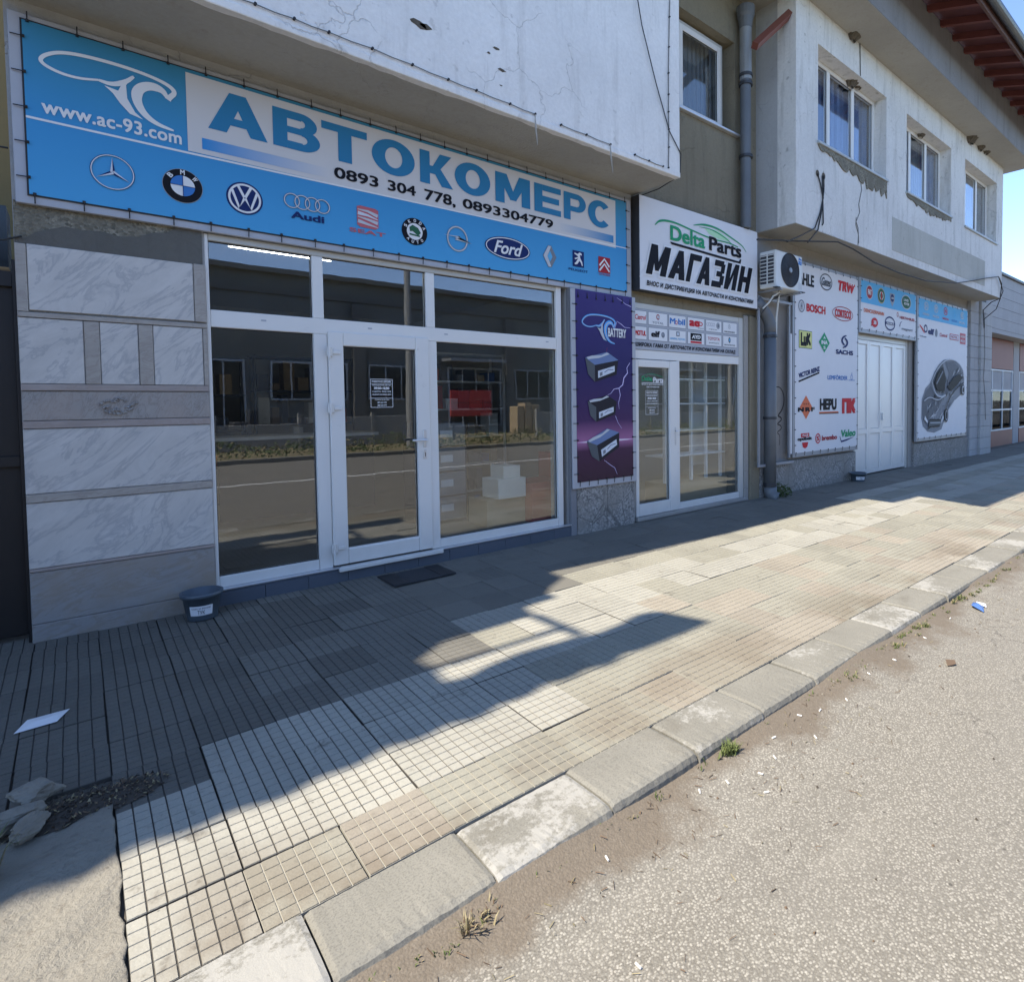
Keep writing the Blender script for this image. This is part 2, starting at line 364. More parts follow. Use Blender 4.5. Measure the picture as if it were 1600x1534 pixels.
# ------------------------------------------------------------------ mesh helpers
class MB:
    def __init__(s): s.v = []; s.f = []; s.mi = []; s.ms = []
    def m(s, name):
        if name not in s.ms: s.ms.append(name)
        return s.ms.index(name)
    def add(s, vs, fs, mat):
        k = len(s.v); i = s.m(mat); s.v += [tuple(a) for a in vs]
        for f in fs: s.f.append(tuple(a + k for a in f)); s.mi.append(i)
        return s
    def box(s, x0, y0, z0, x1, y1, z1, mat, b=0):
        if b <= 0:
            vs = [(x0, y0, z0), (x1, y0, z0), (x1, y1, z0), (x0, y1, z0), (x0, y0, z1), (x1, y0, z1), (x1, y1, z1), (x0, y1, z1)]
            return s.add(vs, [(0, 3, 2, 1), (4, 5, 6, 7), (0, 1, 5, 4), (1, 2, 6, 5), (2, 3, 7, 6), (3, 0, 4, 7)], mat)
        bm = bmesh.new(); bmesh.ops.create_cube(bm, size=1)
        for v in bm.verts: v.co = Vector(((x0 + x1) / 2 + v.co.x * (x1 - x0), (y0 + y1) / 2 + v.co.y * (y1 - y0), (z0 + z1) / 2 + v.co.z * (z1 - z0)))
        bmesh.ops.bevel(bm, geom=bm.edges[:], offset=b, segments=1, affect='EDGES', profile=.5)
        bm.verts.index_update(); s.add([v.co for v in bm.verts], [tuple(v.index for v in f.verts) for f in bm.faces], mat); bm.free(); return s
    def quad(s, a, b, c, d, mat): return s.add([a, b, c, d], [(0, 1, 2, 3)], mat)
    def tube(s, pts, r, mat, n=8, caps=True):
        pts = [Vector(p) for p in pts]; rs = r if isinstance(r, (list, tuple)) else [r] * len(pts)
        vs = []; fs = []; up = None
        for i, p in enumerate(pts):
            t = ((pts[i + 1] if i + 1 < len(pts) else p) - (pts[i - 1] if i else p)).normalized()
            if up is None: up = Vector((0, 0, 1)) if abs(t.z) < .9 else Vector((1, 0, 0))
            a = t.cross(up).normalized(); b = a.cross(t).normalized(); up = b
            for k in range(n):
                an = 2 * math.pi * k / n; vs.append(p + a * math.cos(an) * rs[i] + b * math.sin(an) * rs[i])
        for i in range(len(pts) - 1):
            for k in range(n):
                k2 = (k + 1) % n; fs.append((i * n + k, i * n + k2, (i + 1) * n + k2, (i + 1) * n + k))
        if caps: fs.append(tuple(range(n - 1, -1, -1))); fs.append(tuple((len(pts) - 1) * n + k for k in range(n)))
        return s.add(vs, fs, mat)
    def lathe(s, prof, c, mat, n=32, axis='z'):
        vs = []; fs = []
        for (r, h) in prof:
            for k in range(n):
                a = 2 * math.pi * k / n
                if axis == 'z': vs.append((c[0] + r * math.cos(a), c[1] + r * math.sin(a), c[2] + h))
                else: vs.append((c[0] + r * math.cos(a), c[1] + h, c[2] + r * math.sin(a)))
        for i in range(len(prof) - 1):
            for k in range(n):
                k2 = (k + 1) % n; fs.append((i * n + k, i * n + k2, (i + 1) * n + k2, (i + 1) * n + k))
        return s.add(vs, fs, mat)
    def build(s, name, parent=None, smooth=False):
        me = bpy.data.meshes.new(name); me.from_pydata(s.v, [], s.f)
        for k in s.ms: me.materials.append(MATS[k])
        me.polygons.foreach_set('material_index', s.mi)
        if smooth: me.polygons.foreach_set('use_smooth', [True] * len(s.f))
        me.update()
        o = bpy.data.objects.new(name, me); COL.objects.link(o)
        if parent: o.parent = parent
        return o
def tag(o, label=None, cat=None, group=None, kind=None):
    if label: o['label'] = label
    if cat: o['category'] = cat
    if group: o['group'] = group
    if kind: o['kind'] = kind
    return o
def thing(name, label, cat, group=None):
    o = bpy.data.objects.new(name, None); COL.objects.link(o); o.empty_display_size = .1
    return tag(o, label, cat, group)
def box(name, par, *a, **k): return MB().box(*a, **k).build(name, par)
def inst(src, name, par, loc=(0, 0, 0), rot=(0, 0, 0), sc=None):
    o = bpy.data.objects.new(name, src.data if hasattr(src, 'data') else src); COL.objects.link(o)
    o.location = loc; o.rotation_euler = rot
    if sc: o.scale = sc
    if par: o.parent = par
    return o
def holes(mb, x0, z0, x1, z1, y0, y1, hs, mat):
    """a wall between y0 and y1 with rectangular openings hs = [(x0,z0,x1,z1)]; one skin, no overlapping faces"""
    xs = sorted({x0, x1, *[h[0] for h in hs], *[h[2] for h in hs]}); zs = sorted({z0, z1, *[h[1] for h in hs], *[h[3] for h in hs]})
    xs = [x for x in xs if x0 <= x <= x1]; zs = [z for z in zs if z0 <= z <= z1]
    solid = lambda i, j: 0 <= i < len(xs) - 1 and 0 <= j < len(zs) - 1 and not any(h[0] < (xs[i] + xs[i + 1]) / 2 < h[2] and h[1] < (zs[j] + zs[j + 1]) / 2 < h[3] for h in hs)
    for i in range(len(xs) - 1):
        for j in range(len(zs) - 1):
            if not solid(i, j): continue
            a, b, c, d = xs[i], xs[i + 1], zs[j], zs[j + 1]
            mb.quad((a, y0, c), (b, y0, c), (b, y0, d), (a, y0, d), mat); mb.quad((b, y1, c), (a, y1, c), (a, y1, d), (b, y1, d), mat)
            if not solid(i - 1, j): mb.quad((a, y1, c), (a, y0, c), (a, y0, d), (a, y1, d), mat)
            if not solid(i + 1, j): mb.quad((b, y0, c), (b, y1, c), (b, y1, d), (b, y0, d), mat)
            if not solid(i, j - 1): mb.quad((a, y0, c), (a, y1, c), (b, y1, c), (b, y0, c), mat)
            if not solid(i, j + 1): mb.quad((a, y0, d), (b, y0, d), (b, y1, d), (a, y1, d), mat)
    return mb
gz = lambda y: .0208 * y

# flat print on a plane facing the street
_tc = {}; _cp = {}
def glyphs(body, bold=0, shear=0, space=1):
    key = (body, bold, shear, space)
    if key in _tc: return _tc[key]
    cu = bpy.data.curves.new('t', 'FONT'); cu.body = body; cu.shear = shear; cu.space_character = space
    cu.resolution_u = 4; cu.fill_mode = 'FRONT'
    o = bpy.data.objects.new('t', cu); COL.objects.link(o)
    dg = bpy.context.evaluated_depsgraph_get(); me = bpy.data.meshes.new_from_object(o.evaluated_get(dg))
    vs = [(v.co.x, v.co.y) for v in me.vertices]; fs = [tuple(p.vertices) for p in me.polygons]
    bpy.data.objects.remove(o); bpy.data.curves.remove(cu); bpy.data.meshes.remove(me)
    if not vs: vs = [(0, 0), (1, 0), (1, 1)]; fs = [(0, 1, 2)]
    if bold:      # embolden by laying slightly shifted copies over each other
        q_ = bold * .8; o_ = [(-bold, -q_), (bold, -q_), (-bold, q_), (bold, q_)] + ([(0, q_), (0, -q_), (0, 0)] if bold > .05 else [])
        V2 = []; F2 = []
        for (dx, dy) in o_:
            n0 = len(V2); V2 += [(a + dx, b + dy) for a, b in vs]; F2 += [tuple(i + n0 for i in f) for f in fs]
        _cp[key] = len(vs); vs, fs = V2, F2
    _tc[key] = (vs, fs); return _tc[key]
class Print(MB):
    def __init__(s, Y, dl=.0021): super().__init__(); s.Y = Y; s.dl = dl; s.l = 1
    def y(s):
        s.k = getattr(s, 'k', 0) + 1
        return s.Y - s.dl * s.l - s.k * .0001
    def poly(s, pts, ink, l=None):
        if l is not None: s.l = l
        y = s.y()
        ar = sum(pts[i][0] * pts[(i + 1) % len(pts)][1] - pts[(i + 1) % len(pts)][0] * pts[i][1] for i in range(len(pts)))
        if ar < 0: pts = pts[::-1]
        return s.add([(p[0], y, p[1]) for p in pts], [tuple(range(len(pts)))], 'print_' + ink)
    def rect(s, x0, z0, x1, z1, ink, l=None): return s.poly([(x0, z0), (x1, z0), (x1, z1), (x0, z1)], ink, l)
    def disc(s, x, z, rx, rz, ink, l=None, n=40, a0=0, a1=360):
        pts = [(x + rx * math.cos(rad(a0 + (a1 - a0) * i / n)), z + rz * math.sin(rad(a0 + (a1 - a0) * i / n))) for i in range(n + (a1 - a0 < 360))]
        if a1 - a0 < 360: pts.append((x, z))
        return s.poly(pts, ink, l)
    def ring(s, x, z, rx, rz, w, ink, l=None, a0=0, a1=360, n=44):
        if l is not None: s.l = l
        y = s.y(); vs = []; fs = []; cl = a1 - a0 >= 360; m = n if cl else n + 1
        for i in range(m):
            a = rad(a0 + (a1 - a0) * i / n)
            vs += [(x + rx * math.cos(a), y, z + rz * math.sin(a)), (x + (rx - w) * math.cos(a), y, z + (rz - w) * math.sin(a))]
        for i in range(n): j = (i + 1) % m; fs.append((2 * i, 2 * i + 1, 2 * j + 1, 2 * j))
        return s.add(vs, fs, 'print_' + ink)
    def stroke(s, pts, w, ink, l=None, smooth=0):
        if l is not None: s.l = l
        for _ in range(smooth):
            q = [pts[0]]
            for a, b in zip(pts, pts[1:]): q += [(.75 * a[0] + .25 * b[0], .75 * a[1] + .25 * b[1]), (.25 * a[0] + .75 * b[0], .25 * a[1] + .75 * b[1])]
            q.append(pts[-1]); pts = q
        n = len(pts); ws = w if isinstance(w, list) else [w, w]; y = s.y(); vs = []
        for i, p in enumerate(pts):
            a = pts[max(0, i - 1)]; b = pts[min(n - 1, i + 1)]; dx, dz = b[0] - a[0], b[1] - a[1]; L = math.hypot(dx, dz) or 1
            t = i / (n - 1) * (len(ws) - 1); k = min(int(t), len(ws) - 2); ww = (ws[k] + (ws[k + 1] - ws[k]) * (t - k)) / 2
            vs += [(p[0] - dz / L * ww, y, p[1] + dx / L * ww), (p[0] + dz / L * ww, y, p[1] - dx / L * ww)]
        return s.add(vs, [(2 * i, 2 * i + 1, 2 * i + 3, 2 * i + 2) for i in range(n - 1)], 'print_' + ink)
    def text(s, body, x0, z0, x1, z1, ink, bold=0, shear=0, l=None, space=1, rot=0):
        if l is not None: s.l = l
        vs, fs = glyphs(body, bold, shear, space)
        ax = min(v[0] for v in vs); bx = max(v[0] for v in vs); az = min(v[1] for v in vs); bz = max(v[1] for v in vs)
        y = s.y(); c, q = math.cos(rot), math.sin(rot); out = []
        for v in vs:
            u = x0 + (v[0] - ax) / (bx - ax) * (x1 - x0); w = z0 + (v[1] - az) / max(1e-6, bz - az) * (z1 - z0)
            if rot: cx, cz = (x0 + x1) / 2, (z0 + z1) / 2; u, w = cx + (u - cx) * c - (w - cz) * q, cz + (u - cx) * q + (w - cz) * c
            out.append((u, y - .0002 * (len(out) // _cp.get((body, bold, shear, space), 10 ** 9)), w))
        return s.add(out, fs, 'print_' + ink)
    def arc(s, body, x, z, r, h, ink, a0, a1, bold=.02, flip=False):
        n = len(body)
        for i, ch in enumerate(body):
            a = rad(a0 + (a1 - a0) * i / max(1, n - 1)); cx, cz = x + r * math.cos(a), z + r * math.sin(a)
            if ch == ' ': continue
            s.text(ch, cx - h * .4, cz - h / 2, cx + h * .4, cz + h / 2, ink, bold, rot=a - math.pi / 2 + (math.pi if flip else 0))
        return s
    def ering(s, B, cx, cz, rx, rz, ix, iz, a0, a1, ink, n=36):
        y = s.y(); vs = []
        for i in range(n + 1):
            a = rad(a0 + (a1 - a0) * i / n)
            for qx, qz in ((rx, rz), (ix, iz)): u, v = B(cx + qx * math.cos(a), cz + qz * math.sin(a)); vs.append((u, y, v))
        return s.add(vs, [(2 * i, 2 * i + 1, 2 * i + 3, 2 * i + 2) for i in range(n)], 'print_' + ink)
    def block(s, ch, x0, z0, x1, z1, ink, l, shear=0, g=0, t=.30, hb=.21):
        """a heavy block capital built from plain polygons; g grows every stroke by that many metres (for an outline)"""
        s.l = l; gx, gv = g / (x1 - x0), g / (z1 - z0)
        B = lambda u, v: (x0 + (x1 - x0) * u + shear * (z1 - z0) * v, z0 + (z1 - z0) * v)
        def P4(pts):
            cx = sum(p[0] for p in pts) / len(pts); cz = sum(p[1] for p in pts) / len(pts)
            s.poly([B(p[0] + (gx if p[0] > cx else -gx), p[1] + (gv if p[1] > cz else -gv)) for p in pts], ink)
        Q = lambda a, b, c, d: P4([(a, b), (c, b), (c, d), (a, d)])
        E = lambda cx, cz, rx, rz, ix, iz, a0, a1: s.ering(B, cx, cz, rx + gx, rz + gv, max(.01, ix - gx), max(.01, iz - gv), a0, a1, ink)
        if ch == 'А': P4([(0, 0), (t, 0), (.63, 1), (.36, 1)]); P4([(1, 0), (1 - t, 0), (.37, 1), (.64, 1)]); Q(.2, .20, .8, .20 + hb * .9)
        if ch in 'ВЕГРКМИН': Q(0, 0, t if ch not in 'М' else t * .85, 1)
        if ch == 'В': Q(t, 1 - hb, .6, 1); Q(t, .42, .62, .42 + hb * .8); Q(t, 0, .62, hb); E(.58, .715, .36, .285, .10, .10, -90, 90); E(.60, .295, .40, .295, .12, .11, -90, 90)
        if ch == 'Т': Q(0, 1 - hb, 1, 1); Q(.5 - t / 2, 0, .5 + t / 2, 1 - hb)
        if ch == 'О': E(.5, .5, .5, .52, .5 - t, .52 - hb * 1.05, 0, 360)
        if ch == 'С': E(.5, .5, .5, .52, .5 - t, .52 - hb * 1.05, 42, 318)
        if ch == 'К': P4([(t - .04, .34), (.62, 1), (.98, 1), (.48, .34)]); P4([(t + .05, .52), (.50, .72), (1.02, 0), (.66, 0)]); Q(t - .02, .36, t + .1, .58)
        if ch == 'М': Q(1 - t * .85, 0, 1, 1); P4([(.02, 1), (.32, 1), (.60, .15), (.42, .15)]); P4([(.98, 1), (.68, 1), (.40, .15), (.58, .15)])
        if ch == 'Е': Q(t, 0, 1, hb); Q(t, .5 - hb / 2, .93, .5 + hb / 2); Q(t, 1 - hb, 1, 1)
        if ch == 'Г': Q(t, 1 - hb, 1, 1)
        if ch == 'Р': Q(t, 1 - hb, .6, 1); Q(t, .33, .6, .33 + hb * .9); E(.58, .665, .42, .335, .13, .14, -90, 90)
        if ch == 'И': Q(1 - t, 0, 1, 1); P4([(t, .02), (t, .42), (1 - t, .98), (1 - t, .58)])
        if ch == 'Н': Q(1 - t, 0, 1, 1); Q(t, .5 - hb / 2, 1 - t, .5 + hb / 2)
        if ch == 'З': Q(.0, 1 - hb, .8, 1); Q(.0, 0, .85, hb); Q(.28, .5 - hb * .45, .8, .5 + hb * .45); Q(1 - t, hb * .5, 1, .46); Q(1 - t * 1.1, .54, .94, 1 - hb * .5)
        return s
    def out(s, name, par, label=None):
        o = s.build(name, par)
        if label: o['label'] = label
        return o

# ================================================================== SETTING
def sheet(name, x0, y0, x1, y1, zf, mat, nx=1, ny=1, th=.05):
    mb = MB(); vs = []; fs = []
    for j in range(ny + 1):
        for i in range(nx + 1):
            x = x0 + (x1 - x0) * i / nx; y = y0 + (y1 - y0) * j / ny; vs.append((x, y, zf(x, y)))
    for j in range(ny):
        for i in range(nx): a = j * (nx + 1) + i; fs.append((a, a + 1, a + nx + 2, a + nx + 1))
    mb.add(vs, fs, mat); o = mb.build(name); o['kind'] = 'structure'; return o
sheet('ground', -600, -600, 600, 600, lambda x, y: -.32, 'earth')
def hsh(a, b): return (math.sin(a * 12.9 + b * 78.2) * 43758.5) % 1
road_z = lambda x, y: -.128 + .0 * x
def rz(x, y):
    z = -.128
    if y > -3.9: z += .035 * ((y + 3.9) / .42) ** 2 * (.6 + .8 * (math.sin(x * 2.3) * .5 + math.sin(x * 5.7 + 1) * .3 + .5))
    return z
road = sheet('road', -6, -5.2, 26, -3.47, rz, 'exposed_aggregate', 320, 24)
far_road = sheet('road', -60, -13.4, 90, -5.2, lambda x, y: -.128 - .004 * (y < -5.2 and 0), 'exposed_aggregate')
mk = MB().box(-60, -8.56, -.127, 90, -8.44, -.122, 'road_paint').build('lane_line'); mk['kind'] = 'structure'
# pavement bed and tiles
pav = sheet('pavement', -2.6, -3.2, 60, .6, lambda x, y: gz(y) - .022, 'bedding')
GP = .3
def tilemesh(name, top, gro, gx, gy, n=6, dep=.0035, th=.02, jag=0):
    mb = MB(); s = .2965; h = s / 2; c = s / n
    mb.box(-h, -h, -th, h, h, -dep, gro)
    for i in range(n):
        for j in range(n):
            a0 = -h + i * c + (gx / 2 if i else .0012); a1 = -h + (i + 1) * c - (gx / 2 if i < n - 1 else .0012)
            b0 = -h + j * c + (gy / 2 if j else .0012); b1 = -h + (j + 1) * c - (gy / 2 if j < n - 1 else .0012)
            k = .0012; z = -dep
            vs = [(a0, b0, z), (a1, b0, z), (a1, b1, z), (a0, b1, z), (a0 + k, b0 + k, 0), (a1 - k, b0 + k, 0), (a1 - k, b1 - k, 0), (a0 + k, b1 - k, 0)]
            mb.add(vs, [(4, 5, 6, 7), (0, 1, 5, 4), (1, 2, 6, 5), (2, 3, 7, 6), (3, 0, 4, 7)], top)
    return mb
def smoothtile(top):
    return MB().box(-.1485, -.1485, -.02, .1485, .1485, 0, top, b=.0025)
KINDS = {'cream': tilemesh('t', 'tile_cream', 'groove_dark', .0040, .0030), 'tan': tilemesh('t', 'tile_tan', 'groove_dust', .0042, .0022),
         'pink': tilemesh('t', 'tile_pink', 'groove_dust', .0042, .0022), 'dark': tilemesh('t', 'tile_dark', 'groove_dark', .0040, .0020),
         'greygrid': tilemesh('t', 'tile_grey', 'groove_dark', .0034, .0020), 'smooth': smoothtile('tile_grey')}
def kind(k, r):
    x = .055 + .3 * (k + .5); h = hsh(k * 1.7, r * 3.1)
    if k < 0: return 'dark'
    if k == 0: return 'cream' if r <= 2 else 'dark'
    if k <= 5:
        if r == 0: return 'pink' if h > .75 else 'tan'
        if r <= 3: return 'cream'
        return 'dark' if h > (x - .2) / 1.5 else 'greygrid'
    if r <= 1: return 'pink' if h > .62 else 'tan'
    if r == 2: return 'tan' if h > .4 or x < 3 else 'pink'
    if r == 3: return 'cream' if x < 3.05 else ('pink' if h > .55 else 'tan')
    if r in (4, 5): return ('tan' if h < .14 else 'cream') if x > 1.9 else 'smooth'
    if r == 6: return 'tan' if x > 3 else 'smooth' if x > 1.9 else 'greygrid'
    if x > 8.5: return 'cream' if r == 7 else 'smooth'
    return 'smooth' if (h > .25 and x > 2) else 'greygrid'
tiles = []
camx, camy = 0, -5.09
for k in range(-8, 82):
    for r in range(0, 11):
        x = .055 + .3 * (k + .5); y = -3.19 + .3 * (r + .5)
        if x < .055 and y < -2.05: continue
        kd = kind(k, r)
        d = math.hypot(x - camx, y - camy); vis = (x > -.45 - (0 if y > -1 else .05) and d > .5)
        tiles.append((d / (1.45) if vis else 99 + d, x, y, kd))
tiles.sort()
tm = {}
for k_, mb in KINDS.items():
    o = mb.build('paving_tile', pav); tm[k_] = o.data; bpy.data.objects.remove(o)
NP = 300
rest = MB()
for i, (d, x, y, kd) in enumerate(tiles):
    dz = (hsh(x * 3.3, y * 7.1) - .5) * .006; tx = (hsh(x, y * 2.2) - .5) * .022; ty = (hsh(x * 1.9, y) - .5) * .022
    dx = (hsh(x * 5, y) - .5) * .004
    if i < NP:
        inst(tm[kd], 'paving_tile', pav, (x + dx, y, gz(y) + dz), (tx + .0208, ty, (hsh(x, y) - .5) * .006))
    else:
        mb = KINDS[kd]; k0 = len(rest.v); mp = {j: rest.m(n) for j, n in enumerate(mb.ms)}
        far = x > 11
        if far and kd != 'smooth': mb = KINDS['smooth']; mid = rest.m('tile_' + {'cream': 'cream', 'tan': 'tan', 'pink': 'pink', 'dark': 'dark', 'greygrid': 'grey'}[kd]); mp = {0: mid}
        for v in mb.v: rest.v.append((x + dx + v[0], y + v[1], gz(y + v[1]) + dz + v[2] + tx * v[1] - ty * v[0]))
        for f, m_ in zip(mb.f, mb.mi): rest.f.append(tuple(a + k0 for a in f)); rest.mi.append(mp[m_])
o = rest.build('paving_tile', pav); o['kind'] = 'stuff'
# far pavement beyond the tiles: a plain skin
box('paving_strip', pav, 24.66, -3.19, -.08, 60, .1, gz(-1.5) + .005, 'tile_tan')
# kerb
kerb = MB().box(-2.4, -3.47, -.30, 60, -3.21, -.12, 'cast_concrete').build('kerb'); kerb['kind'] = 'structure'
def kerbstone(mat, seed):
    random.seed(seed)
    n = 30; mb = MB(); L = .492; vs = []; fs = []
    prof = [(.0, -.14), (.0, -.006), (.006, 0), (.10, .001), (.20, 0), (.262, -.003), (.283, -.012), (.292, -.034), (.296, -.14)]
    m = len(prof)
    for i in range(n + 1):
        x = -L / 2 + L * i / n
        for j, (py, pz) in enumerate(prof):
            e = abs(x) / (L / 2); wear = -.006 * max(0, (e - .965) / .035) if j not in (0, m - 1) else 0
            q = 2 if j in (5, 6, 7) else .6
            vs.append((x, -py + (random.random() - .5) * .0016 * q, pz + (wear + (random.random() - .5) * .002 * q if j not in (0, m - 1) else 0)))
    for i in range(n):
        for j in range(m - 1): a = i * m + j; fs.append((a, a + 1, a + m + 1, a + m))
    fs.append(tuple(range(m - 1, -1, -1))); fs.append(tuple(n * m + j for j in range(m)))
    return mb.add(vs, fs, mat)
ks = {}
for mt in ('kerb_concrete', 'kerb_painted', 'kerb_faded'):
    o = kerbstone(mt, len(mt)).build('kerb_stone', kerb, False); ks[mt] = o.data; bpy.data.objects.remove(o)
for k in range(-5, 50):
    x = .203 + .5 * k
    mt = 'kerb_painted' if k % 2 == 0 else 'kerb_concrete'
    if k in (4, 6, 10): mt = 'kerb_faded'
    if k == 6: mt = 'kerb_faded'
    o = inst(ks[mt], 'kerb_stone', kerb, (x + (hsh(k, 2) - .5) * .004, -3.197 + (hsh(k, 1) - .5) * .012, gz(-3.2) + .004 + (hsh(k, 5) - .5) * .010), ((hsh(k, 7) - .5) * .03 - .012, (hsh(k, 9) - .5) * .012, (hsh(k, 4) - .5) * .012))
    if mt != 'kerb_concrete' and k < 9: o['label'] = 'kerb stone with worn white paint'
random.seed(11)
# rough concrete apron at the corner
ap = MB(); vs = []; fs = []
nx, ny = 44, 30
for j in range(ny + 1):
    for i in range(nx + 1):
        y = -3.47 + (1.47) * j / ny
        xe = .050 + .004 * math.sin(y * 23) + .004 * math.sin(y * 61 + 1) + .003 * math.sin(y * 140) + .003 * hsh(j, 3)
        x = -2.4 + (xe + 2.4) * (1 - (1 - i / nx) ** 1.6)
        z = gz(y) + .003 + .006 * math.sin(x * 9 + y * 5) + .005 * math.sin(x * 23 - y * 17) + .003 * (hsh(i, j) - .5)
        if y < -3.2: z -= (-3.2 - y) * .35
        if y > -2.25: z -= (y + 2.25) * .16
        vs.append((x, y, z))
for j in range(ny):
    for i in range(nx): a = j * (nx + 1) + i; fs.append((a, a + 1, a + nx + 2, a + nx + 1))
for j in range(ny): a = j * (nx + 1) + nx; k = len(vs); vs += [(vs[a][0], vs[a][1], vs[a][2] - .08), (vs[a + nx + 1][0], vs[a + nx + 1][1], vs[a + nx + 1][2] - .08)]; fs.append((a, k, k + 1, a + nx + 1))
ap.add(vs, fs, 'rough_concrete'); o = ap.build('concrete_apron', smooth=True); o['kind'] = 'structure'

# ================================================================== SHOP BUILDING (left)
B1 = thing('shop_building', 'building with marble pier, glazed shopfront and white plaster upper floor over the blue banner', 'building')
mb = MB(); YB = .32
holes(mb, -.256, -.15, 5.0, 3.93, .0, YB, [(.713, -.16, 4.0, 2.705)], 'grey_plaster')
wl = mb.build('wall', B1)
box('pebble_dash_band', B1, -.252, -.010, 2.462, .70, -.001, 2.72, 'pebble_dash')
# smeared render patch below the dash
mb = MB(); P_ = [(-.25, 2.462), (.70, 2.462), (.70, 2.712), (.57, 2.715), (.50, 2.655), (.42, 2.64), (.34, 2.60), (.24, 2.585), (.15, 2.602), (.06, 2.59), (-.02, 2.60), (-.08, 2.575), (-.15, 2.545), (-.20, 2.50), (-.25, 2.495)]
n = len(P_); mb.add([(p[0], -.016, p[1]) for p in P_] + [(p[0], -.005, p[1]) for p in P_], [tuple(range(n))] + [(i, (i + n), (i + 1) % n + n, (i + 1) % n) for i in range(n)], 'patch_plaster'); mb.build('render_patch', B1)
box('wall_core', B1, .70, -.006, 2.706, 4.0, -.001, 2.76, 'grey_plaster')
def slab(x0, z0, x1, z1, mt, y=-.028, b=.003): return box('marble_slab', B1, x0 + .0015, y, z0 + .0015, x1 - .0015, .001, z1 - .0015, mt, b=b)
slab(-.256, 2.046, -.203, 2.461, 'marble_trim'); slab(-.203, 2.058, .641, 2.463, 'marble_white', -.024); slab(.641, 2.055, .712, 2.466, 'marble_trim')
slab(-.256, 2.013, .712, 2.046, 'marble_trim', -.032)
for a, b, mt, yy in ((-.256, .045, 'marble_white', -.024), (.045, .123, 'marble_trim', -.028), (.123, .321, 'marble_white', -.024), (.321, .400, 'marble_trim', -.028), (.400, .684, 'marble_white', -.024), (.684, .712, 'marble_trim', -.028)):
    slab(a, 1.606, b, 2.013, mt, yy)
slab(-.256, 1.562, .712, 1.606, 'marble_pink', -.032); slab(-.256, 1.377, .712, 1.562, 'marble_carved', -.024); slab(-.256, 1.328, .712, 1.377, 'marble_pink', -.032)
slab(-.256, .923, .712, 1.328, 'marble_white', -.024); slab(-.256, .869, .712, .923, 'marble_trim', -.032)
slab(-.256, .458, .712, .869, 'marble_white', -.024); slab(-.256, .436, .712, .458, 'marble_pink', -.030)
slab(-.256, .110, .712, .436, 'marble_base', -.024); slab(-.256, -.02, .712, .110, 'marble_base', -.030)
# carved rosette in the pink band
cv = MB(); random.seed(3)
for i in range(26):
    a = random.random() * 6.28; L = .02 + random.random() * .045; cx = .21 + math.cos(a) * L * 1.3; cz = 1.47 + math.sin(a) * L * .75
    cv.tube([(cx, -.0245, cz), (cx + math.cos(a + .6) * .022, -.033, cz + math.sin(a + .6) * .018), (cx + math.cos(a + 1.2) * .04, -.0245, cz + math.sin(a + 1.2) * .03)], [.003, .007, .002], 'marble_carved', 5)
cv.build('carved_rosette', B1)
# pier between shop windows
mb = MB(); mb.box(4.0, -.05, -.12, 4.075, 0.001, 2.705, 'band_plaster'); mb.build('pier_edge', B1)
mb = MB(); mb.box(4.085, -.055, -.12, 4.53, -.001, .558, 'granite_dash', b=.006); mb.build('stone_plinth', B1)
mb = MB(); mb.box(4.534, -.052, -.12, 4.975, -.001, .565, 'granite_dash', b=.006); mb.build('stone_plinth', B1)
# upper box
mb = MB()
mb.box(-.30, -.735, 3.93, 5.04, -.001, 8.0, 'white_plaster'); ub = mb.build('upper_box', B1)
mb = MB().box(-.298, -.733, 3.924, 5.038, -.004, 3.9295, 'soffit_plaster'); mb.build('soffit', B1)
# drip lip along the front edge with chipped plaster
random.seed(5); mb = MB(); n = 60; vs = []; fs = []
for i in range(n + 1):
    x = -.3 + 5.342 * i / n; vs += [(x, -.7365, 3.922), (x, -.7365 - .004, 3.928), (x, -.7365 - .004, 3.965 + random.random() * .012), (x, -.7345, 3.975 + random.random() * .01), (x, -.69 + random.random() * .03, 3.9235)]
for i in range(n):
    a = i * 5
    fs += [(a, a + 5, a + 6, a + 1), (a + 1, a + 6, a + 7, a + 2), (a + 2, a + 7, a + 8, a + 3), (a, a + 4, a + 9, a + 5)]
mb.add(vs, fs, 'white_plaster'); mb.build('drip_edge', B1)
